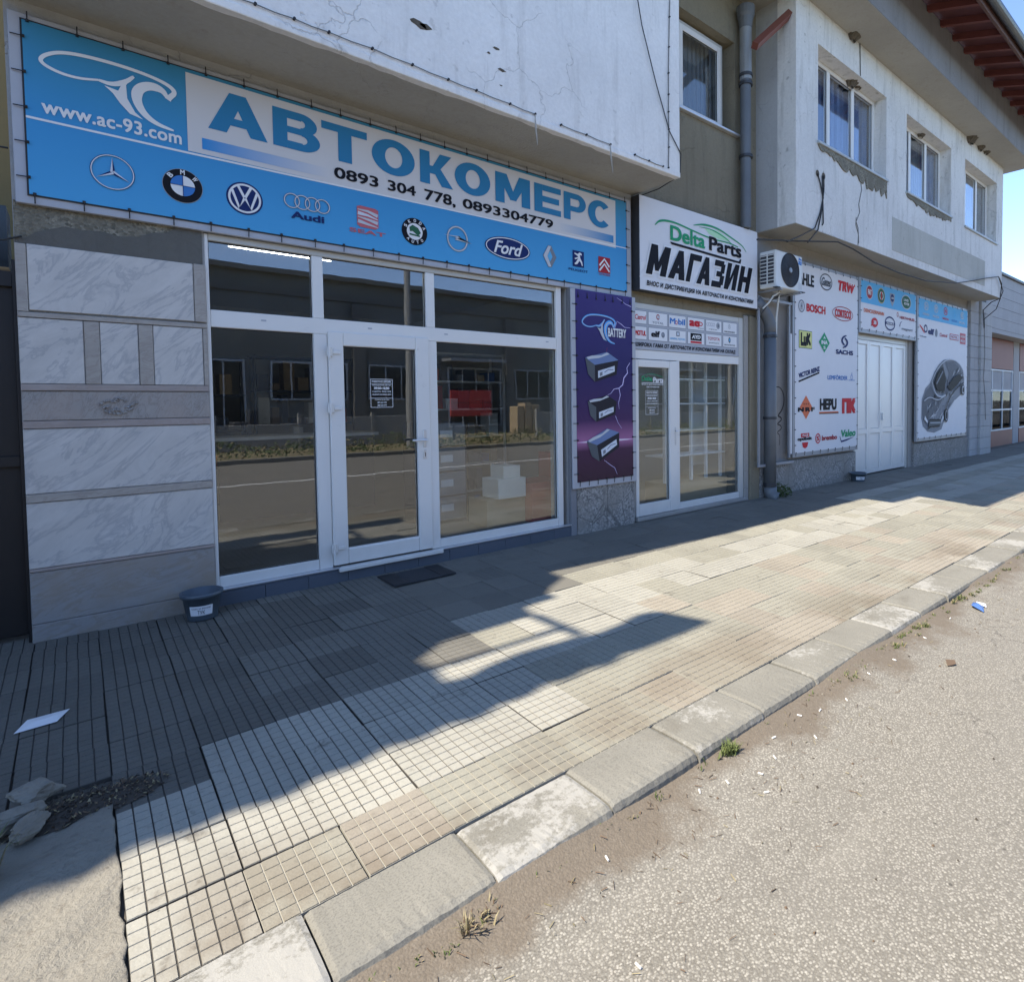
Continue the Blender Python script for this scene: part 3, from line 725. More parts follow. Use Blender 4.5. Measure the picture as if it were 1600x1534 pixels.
# body behind the wall: room shell (interior) and roof
mb = MB(); ix0, ix1, iy0, iy1 = -.2, 4.95, .33, 6.0
mb.quad((ix0, iy0, .10), (ix1, iy0, .10), (ix1, iy1, .10), (ix0, iy1, .10), 'interior_floor')
mb.quad((ix0, iy0, 3.05), (ix0, iy1, 3.05), (ix1, iy1, 3.05), (ix1, iy0, 3.05), 'interior_wall')
mb.quad((ix0, iy1, .10), (ix1, iy1, .10), (ix1, iy1, 3.05), (ix0, iy1, 3.05), 'interior_wall')
mb.quad((ix0, iy0, .10), (ix0, iy1, .10), (ix0, iy1, 3.05), (ix0, iy0, 3.05), 'interior_wall')
mb.quad((ix1, iy0, .10), (ix1, iy0, 3.05), (ix1, iy1, 3.05), (ix1, iy1, .10), 'interior_wall')
mb.build('interior_room', B1)
mb = MB(); mb.box(-.256, .321, -.1, ix0 - .005, 9, 3.5, 'grey_plaster'); mb.box(ix0 - .004, iy1 + .005, -.1, 5.0, 9, 3.5, 'grey_plaster'); mb.box(ix0 - .004, .0015, 3.932, 5.0, 2.7, 8.0, 'grey_plaster'); mb.box(ix0 - .004, .322, 3.06, 5.0, iy1, 3.5, 'grey_plaster'); mb.box(ix0 - .004, .322, 3.505, 5.0, 2.7, 3.925, 'grey_plaster'); mb.build('rear_wall', B1)  # rear part kept low so sun reaches the yard behind the second shop
# plinth tiles under the shopfront
for i in range(11):
    a = .72 + .305 * i; b = min(a + .302, 4.07)
    if b - a > .05: box('plinth_tile', B1, a, -.045, -.06, b, .02, .093, 'plinth_tile', b=.002)
box('plinth_tile_top', B1, .717, -.040, .0935, 4.07, .05, .1125, 'plinth_tile', b=.002)
box('sill_trim', B1, .716, -.050, .1128, 1.585, .02, .1215, 'aluminium', b=.001); box('sill_trim', B1, 2.47, -.050, .1128, 4.0, .02, .1215, 'aluminium', b=.001)

# shopfront: frame with panes; door
def framebars(par, x0, z0, x1, z1, w, y0, y1, mat='white_pvc', name='window_frame'):
    mb = MB(); b = .004
    mb.box(x0, y0, z0, x0 + w, y1, z1, mat, b=b); mb.box(x1 - w, y0, z0, x1, y1, z1, mat, b=b)
    mb.box(x0 + w - .001, y0 + .0015, z0, x1 - w + .001, y1 - .001, z0 + w, mat, b=b); mb.box(x0 + w - .001, y0 + .0015, z1 - w, x1 - w + .001, y1 - .001, z1, mat, b=b)
    return mb
def pane(par, x0, z0, x1, z1, y=.035, seal=.006, gl='shop_glass', back=.01):
    p = MB().box(x0 - .004, y, z0 - .004, x1 + .004, y + .006, z1 + .004, gl).build('pane', par)
    mb = MB(); a, b, c, d, s = x0, z0, x1, z1, seal
    mb.box(a, y - .006, b, a + s, y - .0005, d, 'rubber_seal'); mb.box(c - s, y - .006, b, c, y - .0005, d, 'rubber_seal')
    mb.box(a + s, y - .006, b, c - s, y - .0005, b + s, 'rubber_seal'); mb.box(a + s, y - .006, d - s, c - s, y - .0005, d, 'rubber_seal')
    mb.build('seal', par); return p
fr = MB(); b = .004; y0, y1 = 0.0, .07
fr.box(.713, y0 - .004, .122, .737, y1, 2.695, 'white_pvc', b=b)           # left jamb
fr.box(3.862, y0 - .004, .122, 3.93, y1, 2.70, 'white_pvc', b=b)
fr.box(.738, y0, 2.652, 3.861, y1, 2.70, 'cream_pvc', b=b)                  # head
fr.box(.738, y0 - .003, 2.031, 3.861, y1, 2.155, 'white_pvc', b=b)          # transom
for a, c in ((1.430, 1.513), (2.390, 2.473)): fr.box(a, y0 + .002, 2.156, c, y1, 2.651, 'white_pvc', b=b)
fr.box(1.428, y0 - .005, .122, 1.530, y1, 2.030, 'white_pvc', b=b); fr.box(2.400, y0 - .005, .122, 2.481, y1, 2.030, 'white_pvc', b=b)
fr.box(.738, y0, .122, 1.427, y1, .203, 'white_pvc', b=b); fr.box(2.482, y0, .122, 3.861, y1, .203, 'white_pvc', b=b)
SF = fr.build('shopfront_frame', B1)
for i, x in enumerate((1.06, 1.86, 2.56, 3.72)): MB().box(x, -.0045, 2.098, x + .035, -.003, 2.110, 'lgrey_x' if 0 else 'panel_grey').build('drain_cap', SF)
for a in ((.738, 2.155, 1.430, 2.652), (1.513, 2.155, 2.390, 2.652), (2.473, 2.155, 3.862, 2.652), (.738, .203, 1.428, 2.031), (2.481, .203, 3.862, 2.031)): pane(SF, *a)
D = MB(); yy = -.022
D.box(1.532, yy, .135, 1.650, .05, 2.055, 'white_pvc', b=.006); D.box(2.272, yy, .135, 2.398, .05, 2.055, 'white_pvc', b=.006)
D.box(1.651, yy + .0015, .135, 2.271, .05, .258, 'white_pvc', b=.006); D.box(1.651, yy + .0015, 1.943, 2.271, .05, 2.055, 'white_pvc', b=.006)
D.box(1.645, yy + .010, .252, 2.277, yy + .03, .266, 'white_pvc', b=.002)
DR = D.build('glass_door', B1)
pane(DR, 1.652, .260, 2.270, 1.941, .01)
for z in (1.885, 1.428, .275):
    h = MB(); h.box(1.515, -.040, z - .035, 1.560, -.0225, z + .045, 'white_pvc', b=.005); h.box(1.561, -.034, z - .014, 1.622, -.0225, z + .018, 'white_pvc', b=.004); h.tube([(1.530, -.046, z - .045), (1.530, -.046, z + .05)], .011, 'white_pvc', 10); h.build('hinge', DR)
h = MB(); h.box(2.322, -.030, 1.07, 2.352, -.0222, 1.225, 'aluminium', b=.003); h.tube([(2.337, -.030, 1.135), (2.337, -.070, 1.135), (2.325, -.078, 1.135), (2.20, -.078, 1.137)], [.011, .011, .010, .009], 'aluminium', 10); h.build('handle', DR)
h = MB(); h.box(2.322, -.030, .965, 2.352, -.0222, 1.045, 'aluminium', b=.003); h.box(2.3335, -.0308, .985, 2.3405, -.0301, 1.022, 'rubber_seal'); h.build('lock_plate', DR)
box('threshold', B1, 1.56, -.075, .088, 2.475, -.006, .121, 'white_pvc', b=.004)
st = Print(.009, .0006)
st.ring(0, 0, 0, 0, 0, 'white') if 0 else None
def hours(par, Y, x0, z0, x1, z1, name='hours_sticker'):
    p = Print(Y, .0005); w = x1 - x0; h = z1 - z0; t = .004
    for a in ((x0, z0, x1, z0 + t), (x0, z1 - t, x1, z1), (x0, z0 + t, x0 + t, z1 - t), (x1 - t, z0 + t, x1, z1 - t)): p.rect(*a, 'white')
    p.rect(x0 + t, z1 - h * .17 - .003, x1 - t, z1 - h * .17, 'white'); p.rect(x0 + t, z0 + h * .33, x1 - t, z0 + h * .33 + .003, 'white')
    T = lambda s_, a, b, c, d, bo=.02: p.text(s_, x0 + w * a, z0 + h * b, x0 + w * c, z0 + h * d, 'white', bo)
    T('РАБОТНО ВРЕМЕ', .07, .87, .93, .95, .03); T('ПОНЕДЕЛНИК-ПЕТЪК', .08, .75, .92, .81); T('09:00-18:00', .16, .63, .84, .72, .04)
    T('СЪБОТА  09:00-14:00', .08, .53, .92, .59); T('НЕДЕЛЯ ПОЧИВЕН ДЕН', .08, .42, .92, .48, .03); T('ТЕЛЕФОН ЗА ВРЪЗКА', .18, .25, .82, .30); T('089 330 4778', .3, .15, .7, .21); T('089 330 4779', .3, .05, .7, .11)
    return p.out(name, par)
hours(DR, .0085, 1.872, 1.432, 2.066, 1.678)

# ================================================================== STAIR SECTION (olive)
B2 = thing('stair_building', 'narrow olive rendered wall with one upper window between the two white building parts', 'building')
mb = MB(); holes(mb, 5.001, -.15, 7.60, 7.15, .0, .32, [(5.86, 5.22, 7.08, 6.50), (5.003, -.16, 7.26, 2.66)], 'olive_plaster'); mb.build('wall', B2)
mb = MB(); mb.box(5.05, .33, 2.72, 7.6, 2.70, 8.0, 'grey_plaster'); holes(mb, 5.05, -.1, 7.6, 2.715, 2.60, 2.70, [(5.3, .35, 7.3, 2.55)], 'grey_plaster'); mb.build('rear_wall', B2)  # back opening added to let daylight into the second shop
mb = MB(); mb.quad((5.0, .33, .06), (7.3, .33, .06), (7.3, 2.58, .06), (5.0, 2.58, .06), 'interior_floor'); mb.quad((5.06, .33, .06), (5.06, .33, 2.7), (5.06, 2.58, 2.7), (5.06, 2.58, .06), 'shelf_white'); mb.quad((7.3, .33, .06), (7.3, .33, 2.7), (7.3, 2.58, 2.7), (7.3, 2.58, .06), 'interior_wall'); mb.quad((5.0, .33, 2.69), (5.0, 2.58, 2.69), (7.3, 2.58, 2.69), (7.3, .33, 2.69), 'interior_wall'); mb.build('interior_room', B2)
w = framebars(None, 5.88, 5.25, 6.97, 6.47, .06, .13, .19, 'cream_pvc').box(5.93, .14, 5.31, 6.00, .18, 6.41, 'cream_pvc', b=.004); wo = w.build('window', B2)
s_ = framebars(None, 6.03, 5.30, 6.92, 6.42, .075, .118, .16, 'white_pvc').build('sash', wo)
pane(wo, 6.106, 5.376, 6.844, 6.344, .135, gl='window_glass')
MB().box(5.88, .30, 5.2, 7.08, .31, 6.5, 'curtain_grey').build('blind', wo)
box('sill', wo, 5.83, -.06, 5.195, 7.13, .12, 5.225, 'aluminium', b=.004)
mb = MB(); mb.box(7.262, -.03, -.12, 7.36, .30, 2.70, 'cast_concrete', b=.01); mb.box(7.362, -.055, -.12, 7.60, -.001, 2.70, 'olive_plaster', b=.008); mb.build('door_jamb', B2)

# second shopfront
fr = MB(); b = .004
fr.box(5.004, -.004, .05, 5.028, .066, 2.66, 'cream_pvc', b=b); fr.box(7.165, -.004, .05, 7.26, .066, 2.66, 'cream_pvc', b=b)
fr.box(5.029, 0, 2.59, 7.164, .066, 2.66, 'cream_pvc', b=b); fr.box(5.029, 0, 1.985, 7.164, .066, 2.095, 'white_pvc', b=b)
fr.box(5.80, -.002, .05, 5.862, .066, 1.984, 'white_pvc', b=b); fr.box(5.863, 0, .05, 7.164, .066, .135, 'white_pvc', b=b)
SF2 = fr.build('shopfront_frame', B2)
pane(SF2, 5.862, .135, 7.165, 1.985)
D = MB(); D.box(5.030, -.024, .055, 5.085, .05, 1.975, 'white_pvc', b=.005); D.box(5.645, -.024, .055, 5.799, .05, 1.975, 'white_pvc', b=.006)
D.box(5.086, -.0225, .055, 5.644, .05, .205, 'white_pvc', b=.005); D.box(5.086, -.0225, 1.885, 5.644, .05, 1.975, 'white_pvc', b=.005)
DR2 = D.build('glass_door', B2); pane(DR2, 5.086, .205, 5.644, 1.885, .01)
h = MB(); h.box(5.735, -.031, .90, 5.760, -.0242, 1.13, 'aluminium', b=.003); h.tube([(5.748, -.031, 1.08), (5.748, -.066, 1.08), (5.70, -.07, 1.08)], .008, 'aluminium', 8); h.build('handle', DR2)
hours(DR2, .0085, 5.235, 1.30, 5.46, 1.60)
p = Print(.0085, .0005); p.text('Delta', 5.17, 1.715, 5.36, 1.775, 'green', .03); p.text('Parts', 5.375, 1.70, 5.56, 1.765, 'white', .03); p.rect(5.17, 1.69, 5.56, 1.697, 'white')
p.text('ВНОС И ДИСТРИБУЦИЯ НА', 5.17, 1.665, 5.56, 1.682, 'white', .03); p.text('АВТОЧАСТИ', 5.25, 1.635, 5.48, 1.652, 'white', .03); p.stroke([(5.2, 1.78), (5.3, 1.81), (5.42, 1.80), (5.55, 1.765)], .006, 'green', smooth=2); p.out('shop_sticker', DR2)
box('threshold', B2, 5.02, -.06, .005, 7.26, .06, .049, 'cast_concrete', b=.005)

# ================================================================== RIGHT BUILDING
B3 = thing('corner_building', 'weathered white building with three curtained upper windows and a red-brown wooden eave', 'building')
mb = MB(); holes(mb, 7.602, -.15, 17.05, 3.95, .0, .32, [(10.76, -.16, 13.45, 2.70)], 'cast_concrete'); mb.build('wall', B3)
mb = MB()
WI = [(8.21, 5.24, 10.545, 6.64), (11.40, 5.24, 13.68, 6.64), (14.53, 5.22, 16.80, 6.66)]
holes(mb, 7.60, 3.95, 17.30, 7.149, -.65, -.36, WI, 'right_plaster')
mb.quad((7.60, -.36, 3.95), (7.60, .3, 3.95), (7.60, .3, 7.149), (7.60, -.36, 7.149), 'grey_plaster')
mb.quad((17.30, -.36, 3.95), (17.30, -.36, 7.149), (17.30, 9, 7.149), (17.30, 9, 3.95), 'right_plaster')
mb.build('upper_wall', B3)
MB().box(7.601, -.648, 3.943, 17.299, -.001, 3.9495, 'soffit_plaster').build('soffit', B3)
MB().box(7.62, .33, -.1, 17.0, 9, 8.0, 'grey_plaster').build('rear_wall', B3)
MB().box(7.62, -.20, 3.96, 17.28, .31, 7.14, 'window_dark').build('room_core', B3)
MB().box(3.70, -1.20, 7.15, 17.75, 1.0, 8.0, 'band_plaster').build('roof_band', B3)
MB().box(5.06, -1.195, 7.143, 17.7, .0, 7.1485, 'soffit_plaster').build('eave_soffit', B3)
# plaster patch that was redone
MB().box(10.80, -.656, 4.09, 15.96, -.6505, 4.67, 'beige_plaster', b=.003).build('render_patch', B3)
for i, (a, z0, c, z1) in enumerate(WI):
    f = framebars(None, a, z0, c, z1, .06, -.44, -.37)
    xs = [a + (c - a) * t for t in (.31, .66)]
    for x in xs: f.box(x - .045, -.435, z0 + .061, x + .045, -.372, z1 - .061, 'white_pvc', b=.004)
    wo = f.build('window', B3)
    ed = [a + .06] + [q for x in xs for q in (x - .045, x + .045)] + [c - .06]
    for k in range(3):
        pane(wo, ed[2 * k], z0 + .06, ed[2 * k + 1], z1 - .06, -.41, gl='window_glass')
    # gathered curtain behind the panes
    random.seed(i); vs = []; fs = []; n = 180
    for j in range(n + 1):
        x = a + .02 + (c - a - .04) * j / n; y = -.30 + .028 * math.sin(x * 47 + 2 * math.sin(x * 5)) ; vs += [(x, y, z0 + .02), (x, y, z1 - .02)]
    for j in range(n): fs.append((2 * j, 2 * j + 2, 2 * j + 3, 2 * j + 1))
    cb = MB().add(vs, fs, 'curtain_blue' if i != 1 else 'curtain_blue').build('curtain', wo, True)
    if i: MB().box(xs[0] + .05, -.34, z0 + .03, xs[1] - .05 if i == 1 else c - .07, -.335, z1 - .03, 'curtain_grey').build('blind', wo)
    MB().box(a - .03, -.69, z0 - .035, c + .03, -.44, z0 + .004, 'pipe_lightgrey', b=.004).build('sill', wo)
    # broken plaster under the sill
    if i < 2:
        pts = [(a, z0 - .036)]; m = 34
        for j in range(m + 1):
            t = j / m; x = a + (c - a) * t; dp = (.06 + .20 * min(1, t * 1.3)) if i == 0 else (.05 + .09 * math.sin(3.14 * t)); pts.append((x, z0 - .04 - dp * (.6 + .7 * hsh(j, i + 3)) * (1 if t > .02 else .3)))
        pts.append((c, z0 - .036)); n = len(pts)
        q = MB(); q.add([(p[0], -.6515, p[1]) for p in pts] + [(p[0], -.668, p[1]) for p in pts], [tuple(range(n, 2 * n))] + [(k, (k + 1) % n, (k + 1) % n + n, k + n) for k in range(n)], 'pebble_dash'); q.build('broken_plaster', wo)
# granite dash plinth, piers
box('stone_plinth', B3, 7.62, -.05, -.12, 10.74, -.001, .50, 'granite_dash', b=.006)
box('stone_plinth', B3, 13.47, -.05, -.12, 16.90, -.001, .50, 'granite_dash', b=.006)
for j in range(14):
    z0 = -.15 + j * .295
    for k in range(2): box('block', B3, 16.93 + k * .31, -.09, z0, 16.93 + k * .31 + .304, -.001, z0 + .289, 'far_plaster', b=.004)
    if z0 < 3.8: box('block', B3, 17.56, -.15, z0, 18.45, .10, min(z0 + .289, 4.0), 'grey_plaster', b=.005)
# garage door: frame, four leaves
fr = MB(); b = .004
fr.box(10.76, .02, .0, 10.86, .09, 2.70, 'cream_pvc', b=b); fr.box(13.16, .02, .0, 13.26, .09, 2.70, 'cream_pvc', b=b); fr.box(10.861, .022, 2.60, 13.159, .088, 2.70, 'cream_pvc', b=b); fr.box(13.262, .0, -.1, 13.45, .3, 2.70, 'cast_concrete')
gd = fr.build('garage_door', B3); tag(gd, 'white panelled double garage door')
for k in range(4):
    a = 10.865 + k * .574; c = a + .570; L = framebars(None, a, .03, c, 2.595, .075, .025, .075)
    L.box(a + .076, .028, .80, c - .076, .072, .90, 'white_pvc', b=.004); lf = L.build('leaf', gd)
    for z0, z1 in ((.106, .799), (.901, 2.519)): box('panel', gd, a + .078, .045, z0, c - .078, .06, z1, 'white_pvc', b=.006)
box('handle', gd, 11.99, -.02, 1.05, 12.01, .024, 1.20, 'aluminium', b=.003)
# wooden eave
mb = MB(); xa, xb = 3.95, 18.4
RF = lambda y: 8.02 + (y + 1.2) * .34
mb.add([(xa, -1.98, RF(-1.98)), (xb, -1.98, RF(-1.98)), (xb, .9, RF(.9)), (xa, .9, RF(.9)), (xa, -1.98, RF(-1.98) + .03), (xb, -1.98, RF(-1.98) + .03), (xb, .9, RF(.9) + .03), (xa, .9, RF(.9) + .03)], [(0, 3, 2, 1), (4, 5, 6, 7), (0, 1, 5, 4), (1, 2, 6, 5), (2, 3, 7, 6), (3, 0, 4, 7)], 'roof_board'); mb.build('eave_boards', B3)
rf = MB().add([(-.04, -.76, -.76 * .34 - .11), (.04, -.76, -.76 * .34 - .11), (.04, 0, -.11), (-.04, 0, -.11), (-.04, -.76, -.76 * .34), (.04, -.76, -.76 * .34), (.04, 0, 0), (-.04, 0, 0)], [(0, 3, 2, 1), (4, 5, 6, 7), (0, 1, 5, 4), (1, 2, 6, 5), (2, 3, 7, 6), (3, 0, 4, 7)], 'rust_wood').build('rafter', B3)
rf.location = (4.2, -1.205, 8.018)
for k in range(1, 24): inst(rf, 'rafter', B3, (4.2 + .6 * k, -1.205, 8.018))
MB().box(xa, -2.01, RF(-1.98) - .12, xb, -1.965, RF(-1.98) + .04, 'fascia_wood', b=.004).build('fascia', B3)
gt = MB(); n = 9; vs = []; fs = []
for i, x in enumerate((xa, xb)):
    for k in range(n):
        a = math.pi + math.pi * k / (n - 1)
        for r in (.075, .07): vs.append((x, -2.09 + r * math.cos(a), 7.77 + r * math.sin(a)))
for k in range(n - 1):
    for e in (0, 1): a = 2 * k + e; fs.append((a, a + 2, 2 * n + a + 2, 2 * n + a))
gt.add(vs, fs, 'gutter_metal'); gt.build('gutter', B3)
tl = MB(); vs = []; fs = []; n = 640
for j, (y, dz) in enumerate(((-2.06, .035), (.9, .035))):
    for i in range(n + 1): x = xa - .02 + (xb - xa + .04) * i / n; vs.append((x, y, RF(y) + dz + .03 + .028 * math.sin(x * 2 * math.pi / .24)))
for i in range(n): fs.append((i, i + 1, n + 2 + i, n + 1 + i))
tl.add(vs, fs, 'roof_tile'); tl.build('roof_tiles', B3)

# ================================================================== FAR BUILDING
B4 = thing('far_workshop', 'low grey workshop with glazed shutter and red stripe beyond the corner building', 'building')
mb = MB(); holes(mb, 18.46, -.15, 48, 4.97, .0, .4, [(18.95, -.16, 40, 3.30)], 'far_plaster'); mb.build('wall', B4)
for j in range(5):
    MB().box(18.46, -.004, 3.42 + j * .31, 48, -.0005, 3.427 + j * .31, 'grout').build('joint', B4)
MB().box(17.31, -.06, 4.97, 48.1, .5, 5.05, 'steel_dark', b=.01).build('roof_edge', B4)
MB().box(17.31, .41, 3.96, 48, 9, 4.96, 'far_plaster').build('rear_wall', B4)
MB().box(18.46, .9, -.1, 48, 9, 3.95, 'window_dark').build('interior_dark', B4)
for j in range(8):
    box('block', B4, 18.96, .405, -.1 + j * .42, 19.58, .89, .31 + j * .42, 'far_plaster', b=.006)
MB().box(18.98, .33, .0, 19.48, .40, 2.12, 'steel_grey', b=.01).box(19.0, .322, 1.0, 19.04, .329, 1.1, 'steel_dark').build('door', B4)
def bigwin(x0, x1):
    wf = framebars(None, x0, .46, x1, 2.36, .05, .42, .50, 'far_blueframe'); n = 3
    for k in range(1, n): x = x0 + (x1 - x0) * k / n; wf.box(x - .025, .423, .511, x + .025, .497, 2.309, 'far_blueframe')
    for z in (1.11, 1.71):
        for k in range(n):
            a = x0 + (x1 - x0) * k / n + (.05 if k == 0 else .026); c = x0 + (x1 - x0) * (k + 1) / n - (.05 if k == n - 1 else .026); wf.box(a, .424, z - .025, c, .496, z + .025, 'far_blueframe')
    wo = wf.build('window', B4)
    for k in range(n):
        a = x0 + (x1 - x0) * k / n + .026; c = x0 + (x1 - x0) * (k + 1) / n - .026
        MB().box(a, .45, 1.735, c, .46, 2.31, 'far_plaster').build('top_panel', wo)
        MB().box(a, .45, .511, c, .456, 1.085, 'far_glass').build('pane', wo); MB().box(a, .45, 1.135, c, .456, 1.685, 'far_glass').build('pane', wo)
for x0 in (19.62, 23.6, 27.6, 31.6): bigwin(x0, x0 + 3.2); MB().box(x0 + 3.25, .41, -.1, x0 + 3.9, .5, 3.3, 'far_plaster').build('pier', B4)
for x0 in (19.60, 23.6, 27.6, 31.6):
    MB().box(x0, .41, 2.375, x0 + 3.22, .49, 3.29, 'far_red').build('red_panel', B4); MB().box(x0, .41, -.1, x0 + 3.22, .49, .455, 'far_red').build('red_panel', B4)

# ================================================================== UNSEEN HOUSE AT THE LEFT, SHAPED TO CAST THE PAVEMENT SHADOW; GATE AND PASSAGE
B5 = thing('shadow_caster_house', 'tall neighbouring house left of the dark gate with tiled eave over the pavement', 'house')
MB().box(-16, -1.15, -.15, -2.75, 8, 7.75, 'grey_plaster').build('wall', B5)  # unseen body standing under the shadow-casting eave
HH = 8.05; T = lambda p: (p[0] - .70 * HH, p[1] + .047 * HH)
def shade_poly(pts, name, mat='roof_tile', z=HH - .03, th=.05):  # unseen slab shaped so its shadow fills the given pavement outline
    q = [T(p) for p in pts]; n = len(q); ar = sum(q[i][0] * q[(i + 1) % n][1] - q[(i + 1) % n][0] * q[i][1] for i in range(n))
    if ar < 0: q = q[::-1]
    mb = MB(); mb.add([(a, b_, z) for a, b_ in q] + [(a, b_, z + th) for a, b_ in q], [tuple(range(n - 1, -1, -1)), tuple(range(n, 2 * n))] + [(i, (i + 1) % n, (i + 1) % n + n, i + n) for i in range(n)], mat); return mb.build(name, B5)
edge = []
x = -10.0
while x < 2.55: edge.append((x, -2.575 + .018 * math.sin(x * 22) + .014 * math.sin(x * 7.3 + 1))); x += .05
edge += [(2.60, -2.590), (2.88, -2.60), (3.15, -2.585), (3.04, -2.24), (2.95, -2.185), (2.87, -2.165), (2.68, -2.20), (2.45, -2.22), (2.30, -2.165), (1.92, -2.13), (1.68, -2.15), (1.54, -2.19), (1.42, -2.17), (1.395, -2.16), (-10, -2.16)]
shade_poly(edge, 'shadow_eave')  # outer eave, outline taken from the shadow it has to cast
shade_poly([(-10, -2.158), (1.395, -2.158), (1.43, -1.97), (1.40, -1.82), (1.61, -1.70), (1.62, -1.69), (-10, -1.69)], 'shadow_eave')  # filler sheet behind it, cut to leave the lit gap on the ground
shade_poly([(1.40, -1.952), (2.31, -1.970), (2.31, -2.028), (1.40, -2.012)], 'shadow_bar', 'rust_wood')  # unseen bar added to cast the thin shadow line in the lit gap
shade_poly([(2.295, -1.69), (2.355, -1.69), (2.385, -2.165), (2.325, -2.165)], 'shadow_crossbar', 'rust_wood')  # unseen strip added to cast the short shadow closing the lit gap
shade_poly([(-10, -1.688), (2.32, -1.688), (2.36, -1.50), (2.50, -1.44), (2.62, -1.40), (2.78, -1.28), (3.0, -1.15), (3.05, -.5), (3.05, 2), (-10, 2)], 'roof_tiles')  # inner roof sheet, also shaped to the shadow outline
# passage between the houses: gate, yellow wall tinted by painted sunlight, beam
g = thing('metal_gate', 'black sheet metal gate at the left edge beside the marble pier', 'gate')
for k in range(5): box('gate_panel', g, -2.7 + k * .487, .05, .04, -2.7 + k * .487 + .482, .09, 2.28, 'gate_paint', b=.006)
mb = MB(); mb.box(-2.72, .02, 1.10, -.275, .0495, 1.16, 'gate_paint'); mb.box(-2.72, .02, 2.20, -.275, .0495, 2.29, 'gate_paint'); mb.box(-.272, .0, -.02, -.2575, .10, 2.36, 'gate_paint'); mb.build('gate_rail', g)
yw = thing('passage_wall', 'yellow rendered wall high above the black gate at the left edge', 'wall')
MB().box(-2.74, 1.2, 2.2, -.30, 1.4, 5.2, 'sunwarm_yellow').build('wall', yw)
MB().box(-2.74, .3, 2.36, -.30, .6, 2.75, 'window_dark').build('shop_board', yw)
ct = MB(); ct.tube([(-2.7, -.02, 3.05), (-1.4, -.03, 2.98), (-.26, -.02, 3.02)], .006, 'cable_black'); ct.tube([(-2.7, -.02, 2.46), (-1.4, -.03, 2.36), (-.3, -.01, 2.47), (-.22, -.035, 2.5)], .006, 'cable_black'); tag(ct.build('cable'), 'thin black cables crossing the gap above the black gate', 'cable')

# ================================================================== ACROSS THE STREET (seen in the shop glass)
far_kerb = MB().box(-60, -13.7, -.3, 90, -13.42, -.02, 'kerb_concrete').build('far_kerb'); far_kerb['kind'] = 'structure'
sheet('verge', -60, -40, 90, -13.7, lambda x, y: -.05, 'grass_dry')
random.seed(21); gr = MB()
for i in range(9000):
    x = random.uniform(-6, 34); y = random.uniform(-17.0, -13.8); c_ = .5 + .5 * math.sin(x * 1.7) * math.sin(x * .53 + y); h = random.uniform(0, .12 + .42 * c_ * (1 if y < -14.4 else .4)); s_ = random.uniform(.03, .07)
    q = Vector((random.uniform(-1, 1), random.uniform(-.2, 1), random.uniform(-.5, 1))).normalized(); e_ = q.orthogonal().normalized() * s_; f3 = q.cross(e_) * .6; p0 = Vector((x, y, -.03 + h))
    gr.add([p0 - e_, p0 + f3, p0 + e_, p0 - f3], [(0, 1, 2, 3)], random.choice(['grass_green', 'hedge_green', 'hedge_green', 'grass_dry']))
tag(gr.build('roadside_weeds'), 'tall green weeds growing along the opposite side of the road', 'weeds', kind='stuff')
B6 = thing('opposite_hall', 'long grey hall across the street reflected in the shop glass', 'building')
mb = MB(); mb.box(-40, -40, -.1, 60, -22.4, 6.95, 'far_wall'); mb.build('wall', B6)
MB().box(-40, -22.39, 6.1, 60, -22.3, 6.35, 'grout').build('cornice', B6)
MB().box(-40.2, -40, 6.95, 60.2, -22.0, 7.15, 'grout').build('roof', B6)
for k in range(18):
    x = -22 + k * 4.0; z0, z1 = (1.7, 3.35) if k % 3 else (.3, 3.35)
    wf = framebars(None, x, z0, x + 3.1, z1, .08, -22.38, -22.30, 'far_blueframe')
    for q in range(1, 4): wf.box(x + .77 * q, -22.375, z0 + .08, x + .77 * q + .05, -22.305, z1 - .08, 'far_blueframe')
    for q in (.35, .7): wf.box(x + .081, -22.37, z0 + (z1 - z0) * q, x + 3.02, -22.31, z0 + (z1 - z0) * q + .04, 'steel_dark')
    wo = wf.build('window', B6); MB().box(x + .08, -22.36, z0 + .08, x + 3.02, -22.33, z1 - .08, 'window_dark').build('pane', wo)
    if k % 2: MB().box(x + 3.3, -22.39, -.05, x + 3.8, -22.1, 6.0, 'grout').build('pilaster', B6)
    if k % 4 == 1: MB().box(x - .4, -22.2, 3.6, x + 2.8, -21.2, 3.75, 'steel_grey').build('canopy', B6)
random.seed(44)
for k, (x, w_, h_, m_, lab) in enumerate(((4.2, 1.6, 1.5, 'shelf_dark', 'dark crate stack by the hall across the street, left one'), (7.6, 2.2, .9, 'steel_grey', 'low grey container by the hall across the street'), (16.5, 1.4, 1.7, 'carton', 'brown crate stack by the hall across the street'), (22.4, 2.6, 1.3, 'steel_dark', 'dark container by the hall across the street, right one'))):
    t = thing('crate_stack', lab, 'crates')
    for q in range(3): MB().box(x + w_ * .34 * q, -20.6, -.05, x + w_ * .34 * q + w_ * .3, -19.9, h_ * (.6 + .4 * hsh(q, k)), m_, b=.02).build('crate', t)
def pole(x, y, h, lab):
    t = thing('utility_pole', lab, 'pole'); MB().tube([(x, y, -.05), (x, y, h)], [.14, .09], 'fence_concrete', 10).build('post', t); MB().box(x - .7, y - .05, h - .5, x + .7, y + .05, h - .4, 'steel_dark').build('crossbar', t)
pole(8.6, -14.6, 7.5, 'concrete utility pole across the street, left one'); pole(27.0, -14.6, 7.5, 'concrete utility pole across the street, right one')
fn = thing('concrete_fence', 'low grey concrete panel fence on the far side of the road', 'fence')
